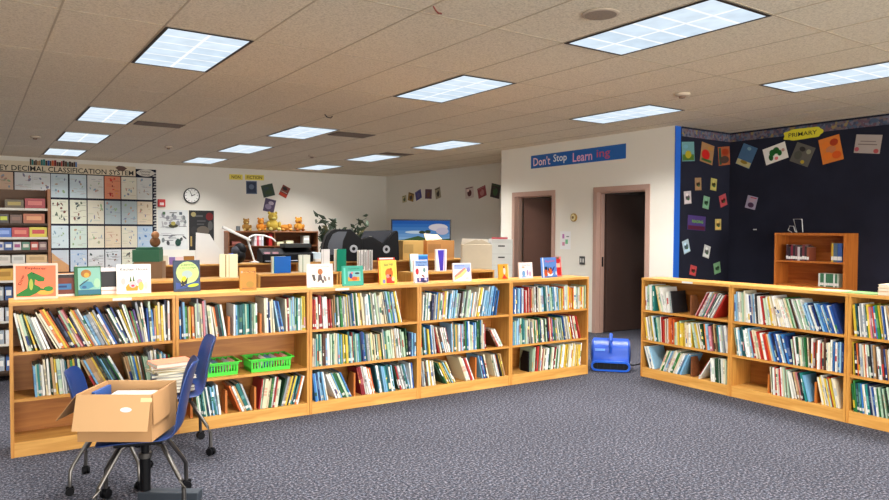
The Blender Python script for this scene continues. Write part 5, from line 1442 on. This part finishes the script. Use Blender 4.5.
# brown low cabinet below the board
lc = thing('low_brown_cabinet', 'low brown cabinet standing below the classification board', 'cabinet', (0.9, YF - 0.45, 0))
MB().box((0, 0, 0), (1.4, 0.42, 0.56), wood((120, 66, 30), (146, 84, 40), 'x')).build('cabinet_body', lc)
MB().box((-0.02, -0.02, 0.5601), (1.42, 0.42, 0.60), wood((150, 92, 44), (170, 108, 54), 'x')).build('top_panel', lc)
for x in (0.03, 0.72):
    dr = MB().box((x, -0.018, 0.04), (x + 0.65, -0.0005, 0.53), wood((132, 74, 34), (156, 92, 44), 'z')).build('door', lc)
    MB().tube([(x + 0.55, -0.018, 0.35), (x + 0.55, -0.04, 0.35)], 0.012, M_BLACK, 8).build('knob', dr)

# ------------------------------------------------------------------ game rack by the near side of the far area
rk = thing('game_rack', 'tall wooden display rack of games and boxes', 'shelf rack', (-0.515, 7.86, 0), -0.03)
rw, rh, rd = 1.16, 1.86, 0.32
MB().box((0, 0, 0), (0.025, rd, rh), M_OAKZ).build('side_panel', rk)
MB().box((rw - 0.025, 0, 0), (rw, rd, rh), wood((140, 88, 48), (160, 104, 60), 'z')).build('side_panel', rk)
MB().box((0.025, rd - 0.012, 0), (rw - 0.025, rd - 0.002, rh), paint((96, 76, 62), 0.8)).build('back_panel', rk)
RL = [1.665, 1.52, 1.385, 1.26, 1.135, 0.97, 0.78, 0.58, 0.36, 0.10]
M_LEDGE = paint((206, 202, 192), 0.5)
for z in RL:
    s = MB().box((0.0255, 0.004, z - 0.016), (rw - 0.0255, rd - 0.0125, z), M_OAK_SHADE).build('shelf', rk)
    MB().box((0.026, -0.002, z - 0.018), (rw - 0.026, 0.0035, z + 0.004), M_LEDGE if z in (1.665, 1.385, 1.135, 0.97, 0.58, 0.36) else paint((70, 54, 44), 0.7)).build('edge_strip', rk)
MR = Matrix.Translation(rk.location) @ Matrix.Rotation(rk.rotation_euler.z, 4, 'Z')
def rack_box(x, z, w, h, c, c2, lab, name='game_box', cat='game box'):
    o = MB().box((0, 0, 0), (w, 0.2, h), paint(c, 0.4)).box((w * 0.15, -0.001, h * 0.35), (w * 0.85, 0, h * 0.75), paint(c2, 0.4)).build(name, None, MR @ Vector((x, 0.03, z + 0.0008)), (0, 0, rk.rotation_euler.z)); tag(o, lab, cat, 'boxes on the game rack')
rack_box(0.78, 1.665, 0.155, 0.085, (84, 70, 36), (150, 130, 50), 'olive game box on the top shelf of the rack')
rack_box(0.945, 1.665, 0.17, 0.10, (150, 26, 34), (190, 90, 80), 'red game box on the top shelf of the rack')
rack_box(0.73, 1.52, 0.08, 0.09, (60, 50, 44), (190, 200, 40), 'dark game box with yellow label on the second rack shelf')
rack_box(0.82, 1.52, 0.10, 0.085, (90, 60, 44), (120, 80, 60), 'brown game box on the second rack shelf')
rack_box(0.93, 1.52, 0.18, 0.095, (170, 90, 50), (206, 140, 90), 'orange brown game box on the second rack shelf')
rack_box(0.72, 1.385, 0.11, 0.09, (70, 110, 190), (130, 160, 220), 'blue game box on the third rack shelf')
rack_box(0.835, 1.385, 0.14, 0.095, (180, 40, 44), (210, 110, 90), 'bright red game box on the third rack shelf')
rack_box(0.98, 1.385, 0.15, 0.10, (206, 190, 50), (190, 50, 50), 'yellow and red game box on the third rack shelf')
for i, (c, c2, l) in enumerate((((190, 190, 200), (60, 80, 150), 'white and blue'), ((60, 90, 150), (220, 220, 220), 'blue'), ((200, 196, 200), (150, 60, 120), 'white and magenta'), ((70, 120, 100), (200, 200, 190), 'green'), ((170, 60, 50), (220, 200, 190), 'dull red'), ((120, 90, 90), (180, 160, 150), 'brown'))):
    rack_box(0.70 + i * 0.072, 1.26, 0.066, 0.08, c, c2, l + ' small case on the fourth rack shelf', 'game_case', 'case')
for i, (x, w, c, l) in enumerate(((0.70, 0.12, (206, 200, 190), 'white'), (0.83, 0.11, (206, 206, 200), 'pale grey'), (0.95, 0.18, (206, 176, 130), 'tan'))):
    rack_box(x, 1.135, w, 0.08, c, tuple(v - 26 for v in c), l + ' flat box on the fifth rack shelf', 'storage_box', 'box')
for i, (x, w, c, l) in enumerate(((0.70, 0.14, (206, 160, 60), 'mustard'), (0.86, 0.12, (80, 60, 50), 'dark brown'), (0.99, 0.14, (206, 180, 140), 'light tan'))):
    rack_box(x, 0.97, w, 0.115, c, tuple(max(0, v - 40) for v in c), l + ' box on the sixth rack shelf', 'storage_box', 'box')
lows = [(0.78, (60, 90, 150)), (0.58, (200, 206, 214)), (0.36, (206, 200, 60)), (0.10, (70, 110, 170))]
for z, c in lows:
    for i in range(6):
        c2 = R.choice([c, (210, 212, 214), (60, 90, 140), (150, 160, 170)])
        rack_box(0.70 + i * 0.072, z, 0.06, 0.13, c2, (220, 220, 216), 'slim case, %s along the %s rack shelf' % (nth(i + 1), {0.78: 'seventh', 0.58: 'eighth', 0.36: 'ninth', 0.10: 'lowest'}[z]), 'game_case', 'case')

# ------------------------------------------------------------------ middle clutter on the third row
def at(px, py, dep):
    return CAM + (FWD + RG2 * ((px - 444.5) / FPX) + UP2 * ((250 - py) / FPX)) * dep
ZT = BH + 0.001
def r3(u, d=0.15): return place(ROW3, u, d, ZT)
FACE = -YAW * 0.7
# green topped tan carton behind the white flower book
p = at(152, 266, 8.0)
t = thing('carton', 'tan carton with a green lid behind the flower book', 'box', (p.x, p.y, 0), -0.35)
MB().box((-0.17, -0.14, 0.0), (0.13, 0.14, 1.10), paint((168, 132, 100), 0.8)).build('carton_body', t)
MB().box((-0.185, -0.15, 1.1002), (0.10, 0.15, 1.235), paint((60, 120, 88), 0.6)).build('lid', t)
MB().box((-0.15, -0.12, 1.2352), (0.10, 0.12, 1.262), paint((44, 98, 76), 0.6)).build('lid_rim', t)
# a carved wooden owl-like ornament showing over it
o = MB().ball((0, 0, 0.06), (0.06, 0.05, 0.06), paint((120, 80, 50), 0.8, var=0.3, scale=40)).ball((0, -0.01, 0.14), (0.045, 0.04, 0.045), paint((170, 120, 80), 0.8, var=0.3, scale=40)).build('ornament', None, (p.x + 0.03, p.y - 0.03, 1.263)); tag(o, 'small brown round ornament on the green lid', 'ornament')
# white slanted board, dark bag, lamp
p = r3(0.78, 0.14)
o = MB().prism([(-0.16, 0), (0.30, 0), (0.08, 0.30), (0.02, 0.40), (-0.15, 0.42)], lambda a, b, s: (a, s, b), -0.02, 0.02, M_WHITE).build('white_board', None, p, (0.0, 0, FACE * 0.5)); tag(o, 'white slanted board propped behind the frog book', 'board')
p = r3(1.185, 0.12)
o = MB().ball((0, 0, 0.10), (0.10, 0.10, 0.10), M_BLACK).ball((0.02, 0.0, 0.19), (0.09, 0.085, 0.09), M_BLACK).ball((-0.04, -0.02, 0.16), (0.07, 0.07, 0.08), paint((40, 40, 48), 0.7)).build('cloth_bag', None, p, smooth=True); tag(o, 'black slumped cloth bag beside the white board', 'bag')
o = MB().box((0, 0, 0), (0.05, 0.05, 0.14), paint((30, 70, 170), 0.4)).build('blue_tin', None, place(ROW3, 1.03, -0.0, ZT), (0, 0, -0.02)); tag(o, 'small bright blue tin before the black bag', 'tin')
lp = thing('desk_lamp', 'white desk lamp with a slim bar head over the black printer', 'lamp', r3(1.41, 0.13), -0.1)
MB().lathe([(0.065, 0), (0.065, 0.015), (0.02, 0.025)], M_WHITE, 20).build('base', lp)
MB().tube([(0, 0, 0.02), (-0.05, 0, 0.18), (-0.09, 0, 0.31)], 0.014, M_WHITE, 8).build('lower_arm', lp)
MB().tube([(-0.09, 0.02, 0.30), (-0.06, 0.02, 0.36), (0.02, 0.02, 0.39), (0.14, 0.02, 0.38), (0.26, 0.02, 0.34), (0.30, 0.02, 0.30)], 0.012, M_WHITE, 8).build('upper_arm', lp)
MB().box((-0.42, -0.03, -0.015), (0.0, 0.03, 0.02), M_WHITE).build('lamp_head', lp, (-0.06, -0.02, 0.31), (0, math.radians(26), 0), bevel=0.006)
pr = thing('printer', 'wide black printer on the third row of bookcases', 'printer', r3(1.82, 0.0), -0.02)
MB().prism([(0.02, 0), (0.27, 0), (0.27, 0.18), (0.20, 0.20), (0.02, 0.12)], lambda a, b, s: (s, a, b), -0.33, 0.42, M_BLACK).build('body', pr, bevel=0.008)
MB().box((-0.30, -0.03, 0.02), (0.30, 0.0195, 0.03), paint((150, 150, 156), 0.4)).build('paper_tray', pr)
MB().box((0.0, 0.05, 0.205), (0.40, 0.26, 0.265), paint((26, 28, 28), 0.4)).build('scanner_lid', pr, bevel=0.006)
for i, x in enumerate((-0.30, -0.18)):
    MB().box((x, 0.03, 0.125 + 0.0), (x + 0.08, 0.06, 0.15), paint((190, 140, 150), 0.5)).build('button', pr)
o = MB().box((-0.045, -0.12, 0), (0.08, 0.12, 0.04), paint((206, 206, 206), 0.6)).build('paper_stack', None, place(ROW3, 2.31, 0.15, ZT), (0, 0, 0.05)); tag(o, 'stack of white paper beside the black printer', 'paper')
o = MB().box((-0.04, -0.1, 0), (0.075, 0.1, 0.09), paint((190, 206, 214), 0.5)).build('plastic_tub', None, place(ROW3, 2.30, 0.15, ZT + 0.042), (0, 0, 0.05)); tag(o, 'pale blue plastic tub on the white paper stack', 'tub')

# two black curved cases
p = at(346, 261, 10.35)
MRG = paint((150, 150, 154), 0.4, metal=0.3)
def ring(t, x, y, z, r0, r1, label='grey ring'):
    n = 24
    m = MB()
    vs = []
    for r in (r0, r1):
        for yy in (0, -0.012):
            vs += [(x + r * math.cos(2 * PI * k / n), y + yy, z + r * math.sin(2 * PI * k / n)) for k in range(n)]
    fs = []
    for k in range(n):
        j = (k + 1) % n
        fs += [(n + k, n + j, 3 * n + j, 3 * n + k), (k, n + k, n + j, j), (2 * n + k, 2 * n + j, 3 * n + j, 3 * n + k)]
    m.add(vs, [f[::-1] for f in fs], MRG)
    o = m.build('ring', t); o['label'] = label
c1 = thing('black_case', 'black case with an arched side and grey finger ring', 'case', place(ROW3, 2.70, 0.15, ZT), FACE * 0.75, 'black cases')
MB().prism([(-0.27, 0), (-0.265, 0.14), (-0.24, 0.27), (-0.20, 0.38), (-0.14, 0.45), (-0.08, 0.475), (0.16, 0.475), (0.33, 0.32), (0.33, 0)], lambda a, b, s: (a, s, b), -0.14, 0.14, M_BLACK).build('shell', c1, bevel=0.012)
MB().prism([(-0.19, 0.10), (-0.17, 0.28), (-0.11, 0.40), (-0.03, 0.44), (0.10, 0.44), (0.04, 0.30), (0.02, 0.10)], lambda a, b, s: (a, s, b), -0.1475, -0.1405, paint((44, 48, 58), 0.35, spec=0.4)).build('glossy_panel', c1)
ring(c1, 0.20, -0.1405, 0.185, 0.028, 0.058)
c2 = thing('black_case', 'black case with a slanted grey top and finger ring', 'case', place(ROW3, 3.345, 0.15, ZT), FACE * 0.75, 'black cases')
c2.scale = (0.9, 1, 1)
MB().prism([(-0.30, 0), (-0.30, 0.32), (-0.11, 0.36), (0.10, 0.25), (0.32, 0.46), (0.34, 0.42), (0.36, 0.0)], lambda a, b, s: (a, s, b), -0.13, 0.13, M_BLACK).build('shell', c2, bevel=0.01)
MB().prism([(-0.28, 0.33), (-0.22, 0.45), (0.29, 0.465), (0.10, 0.265), (-0.10, 0.37)], lambda a, b, s: (a, s, b), 0.02, 0.05, paint((46, 48, 56), 0.45, spec=0.25)).build('slanted_top', c2)
ring(c2, 0.13, -0.1305, 0.17, 0.028, 0.06)

# potted plant behind the cases
pl = thing('potted_plant', 'dark leafy potted plant showing above the black cases', 'plant', (5.80, 12.0, 0), 0)
MB().lathe([(0.16, 0), (0.20, 0.30), (0.21, 0.31), (0.19, 0.30)], paint((120, 76, 54), 0.8), 20).build('pot', pl, smooth=True)
st = MB(); lv = MB()
M_LEAF = paint((44, 58, 40), 0.6, var=0.3, scale=20); M_LEAF2 = paint((96, 90, 56), 0.6, var=0.3, scale=20)
rp = random.Random(5)
for i in range(22):
    a = rp.uniform(0, 2 * PI); ln = rp.uniform(0.25, 0.62); hh = rp.uniform(1.25, 1.74)
    e = Vector((ln * math.cos(a), 0.4 * ln * math.sin(a), hh))
    pts = [Vector((0, 0, 0.28)), Vector((e.x * 0.25, e.y * 0.25, hh * 0.62)), Vector((e.x * 0.7, e.y * 0.7, hh * 0.95)), e]
    st.tube(pts, [0.014, 0.010, 0.007, 0.004], M_LEAF, 6)
    for j in range(9):
        c = pts[1].lerp(pts[3], 0.25 + 0.75 * j / 8) + Vector((rp.uniform(-.07, .07), rp.uniform(-.05, .05), rp.uniform(-.06, .06)))
        d1 = Vector((rp.uniform(-1, 1), rp.uniform(-.5, .5), rp.uniform(-0.9, 0.5))).normalized() * rp.uniform(0.10, 0.15)
        d2 = d1.cross(Vector((0.3, 1, 0.2))).normalized() * 0.034
        n3 = d1.cross(d2).normalized() * 0.004
        lv.add([c - d1 * 0.5, c + d2, c + d1, c - d2, c + n3], [(0, 1, 4), (1, 2, 4), (2, 3, 4), (3, 0, 4), (0, 3, 2, 1)], M_LEAF if rp.random() < 0.85 else M_LEAF2)
st.build('stem', pl); lv.build('foliage', pl)

# television
p = at(421, 243, 12.6)
tv = thing('television', 'flat television showing a blue sky landscape', 'television', (p.x, p.y, BH + 0.001), -YAW + 0.02)
U3, D3 = uvec(ROW3[2])
tw, th2 = 1.09, 0.60
MB().box((-tw / 2, -0.02, 0.06), (tw / 2, 0.02, 0.06 + th2), M_BLACKGLOSS).build('bezel', tv, bevel=0.004)
def screen_mat(c):
    key = ('scr', c)
    if key in _M: return _M[key]
    m = bpy.data.materials.new('screen_glow'); m.use_nodes = True
    b = m.node_tree.nodes['Principled BSDF']; b.inputs['Base Color'].default_value = (0.005, 0.005, 0.005, 1); b.inputs['Roughness'].default_value = 0.5; b.inputs['Specular IOR Level'].default_value = 0.08
    b.inputs['Emission Color'].default_value = rgb(c); b.inputs['Emission Strength'].default_value = 0.55
    _M[key] = m
    return m
s = MB()
Ms = Matrix(((1, 0, 0, 0), (0, 0, -1, -0.0205), (0, 1, 0, 0.06 + th2 / 2), (0, 0, 0, 1)))
sw, shh = tw - 0.05, th2 - 0.045
def spoly(pts, c, z):
    s.add([((x - 0.5) * sw, (y - 0.5) * shh, z) for x, y in pts], [tuple(range(len(pts)))], screen_mat(c), Ms)
for k in range(6):
    y0, y1 = 0.35 + 0.65 * k / 6, 0.35 + 0.65 * (k + 1) / 6
    f = k / 5
    spoly([(0, y0), (1, y0), (1, y1), (0, y1)], (int(130 - 120 * f), int(170 - 90 * f), int(210 - 50 * f)), 0.0003)
spoly([(0, 0), (1, 0), (1, 0.42), (0.7, 0.36), (0.45, 0.5), (0.2, 0.38), (0, 0.34)], (60, 90, 50), 0.0008)
spoly([(0.3, 0.0), (0.9, 0.0), (0.75, 0.3), (0.5, 0.34)], (120, 140, 60), 0.0012)
def blob(cx, cy, rx, ry, c, z): spoly([(cx + rx * math.cos(2 * PI * k / 14), cy + ry * math.sin(2 * PI * k / 14)) for k in range(14)], c, z)
blob(0.80, 0.78, 0.17, 0.12, (206, 196, 200), 0.0011); blob(0.87, 0.66, 0.11, 0.12, (190, 180, 196), 0.0013); blob(0.42, 0.62, 0.2, 0.05, (190, 206, 220), 0.0011)
blob(0.52, 0.62, 0.06, 0.05, (46, 60, 36), 0.0015); blob(0.62, 0.64, 0.05, 0.055, (46, 60, 36), 0.0015)
s.build('screen', tv)
MB().box((-0.04, -0.02, 0.01), (0.04, 0.02, 0.06), M_BLACK).build('neck', tv)
MB().box((-0.2, -0.1, 0.0), (0.2, 0.1, 0.01), M_BLACK).build('foot', tv)
# stand for the television: sits beyond the third row on a cart
tc_ = thing('television_cart', 'tan wooden cart carrying the television behind the third row', 'cart', (p.x, p.y, 0), -YAW + 0.02)
MB().box((-0.45, -0.22, BH - 0.03), (0.45, 0.22, BH), M_PINE).build('top_panel', tc_)
MB().box((-0.44, -0.20, 0.14), (0.44, 0.20, 0.17), M_PINE).build('shelf', tc_)
for a in (-1, 1):
    for b2 in (-1, 1):
        MB().box((a * 0.42 - 0.02, b2 * 0.19 - 0.02, 0.0), (a * 0.42 + 0.02, b2 * 0.19 + 0.02, BH - 0.0305), M_PINE).build('leg', tc_)

# cartons in front of the television, on the third row
def crate(u, w, d, h, c, lab, flap=None, dd=0.03, z=0.0, yaw=-0.25):
    t = thing('cardboard_carton', lab, 'box', place(ROW3, u, dd + d / 2, ZT + z), yaw, 'cartons on the third row')
    cm = paint(c, 0.8, var=0.06)
    MB().box((-w / 2, -d / 2, 0), (w / 2, d / 2, h), cm).build('carton_body', t)
    if flap:
        n = MB()
        n.prism([(-flap * 0.5, 0), (flap * 0.5, 0.02), (flap * 0.28, 0.10), (-flap * 0.55, 0.12)], lambda a, b, s2: (a, s2, b), -0.003, 0.003, paint((226, 196, 150), 0.8))
        n.build('flap', t, (-w * 0.12, 0, h + 0.001), (math.radians(-25), 0, 0))
    MB().box((-w / 2 + 0.02, -d / 2 - 0.002, h * 0.35), (-w / 2 + w * 0.5, -d / 2 - 0.0002, h * 0.8), paint(tuple(int(v * 0.88) for v in c), 0.8)).build('printed_panel', t)
    return t
crate(3.93, 0.36, 0.22, 0.30, (206, 166, 96), 'yellowish carton with a printed panel before the television', yaw=-0.10)
crate(4.45, 0.50, 0.24, 0.30, (190, 134, 76), 'wide brown carton with an open pale flap before the television', 0.30, yaw=-0.10)
p = at(476, 262, 9.95)
t = thing('cream_carton', 'large cream carton with a raised flap beside the drawer unit', 'box', (p.x, p.y, 0), -YAW * 0.9)
MB().box((-0.21, -0.16, 0), (0.21, 0.16, 1.27), paint((214, 198, 170), 0.8)).build('carton_body', t)
MB().prism([(-0.20, 0), (0.20, 0), (0.19, 0.075), (-0.19, 0.085)], lambda a, b, s2: (a, s2, b), 0.14, 0.146, paint((226, 220, 210), 0.8)).build('flap', t, (0, 0, 1.2705))
MB().prism([(-0.20, 0), (-0.02, 0.075), (0.02, 0.06), (0.06, 0.075), (0.20, 0.01)], lambda a, b, s2: (a, s2, b), -0.155, -0.15, paint((206, 192, 166), 0.8)).build('flap', t, (0, 0, 1.2705))
p = at(498, 262, 10.6)
t = thing('drawer_unit', 'white drawer unit with dark handles beside the door block', 'drawers', (p.x + 0.03, p.y, 0), -YAW * 0.9)
MB().box((-0.15, -0.18, 0), (0.17, 0.18, 1.34), paint((206, 208, 204), 0.5)).build('cabinet_body', t)
for z in (0.45, 0.62, 0.79, 0.96, 1.13):
    dr = MB().box((-0.14, -0.19, z), (0.16, -0.1805, z + 0.15), paint((214, 216, 212), 0.5)).build('drawer', t)
    MB().box((-0.05, -0.20, z + 0.10), (0.05, -0.1905, z + 0.12), paint((50, 50, 50), 0.5)).build('handle', dr)
o = MB().box((-0.12, -0.02, 0), (0.12, 0.03, 0.03), paint((190, 70, 80), 0.5)).build('stapler', None, (p.x + 0.03, p.y, 1.341), (0, 0, -0.5)); tag(o, 'red stapler on top of the white drawer unit', 'stapler')

# ------------------------------------------------------------------ camera, light, view
cam = bpy.data.cameras.new('camera')
cam.sensor_width = 36.0
cam.lens = 36.0 * FPX / 889.0
cam.clip_start = 0.05
co = bpy.data.objects.new('camera', cam)
COL.objects.link(co)
co.matrix_world = Matrix(((RG2.x, UP2.x, -FWD.x, CAM.x), (RG2.y, UP2.y, -FWD.y, CAM.y), (RG2.z, UP2.z, -FWD.z, CAM.z), (0, 0, 0, 1)))
sc.camera = co

w = bpy.data.worlds.new('daylight')  # sky fill added to lift the ceiling, entering by the unseen windows
sc.world = w
w.use_nodes = True
w.node_tree.nodes['Background'].inputs['Color'].default_value = (1.0, 0.985, 0.95, 1)
w.node_tree.nodes['Background'].inputs['Strength'].default_value = 9.2

sc.view_settings.view_transform = 'Standard'
sc.view_settings.look = 'None'
sc.view_settings.gamma = 1.0
sc.view_settings.use_curve_mapping = False
sc.view_settings.exposure = 0.48
sc.cycles.use_denoising = True
sc.cycles.max_bounces = 10
sc.cycles.diffuse_bounces = 6
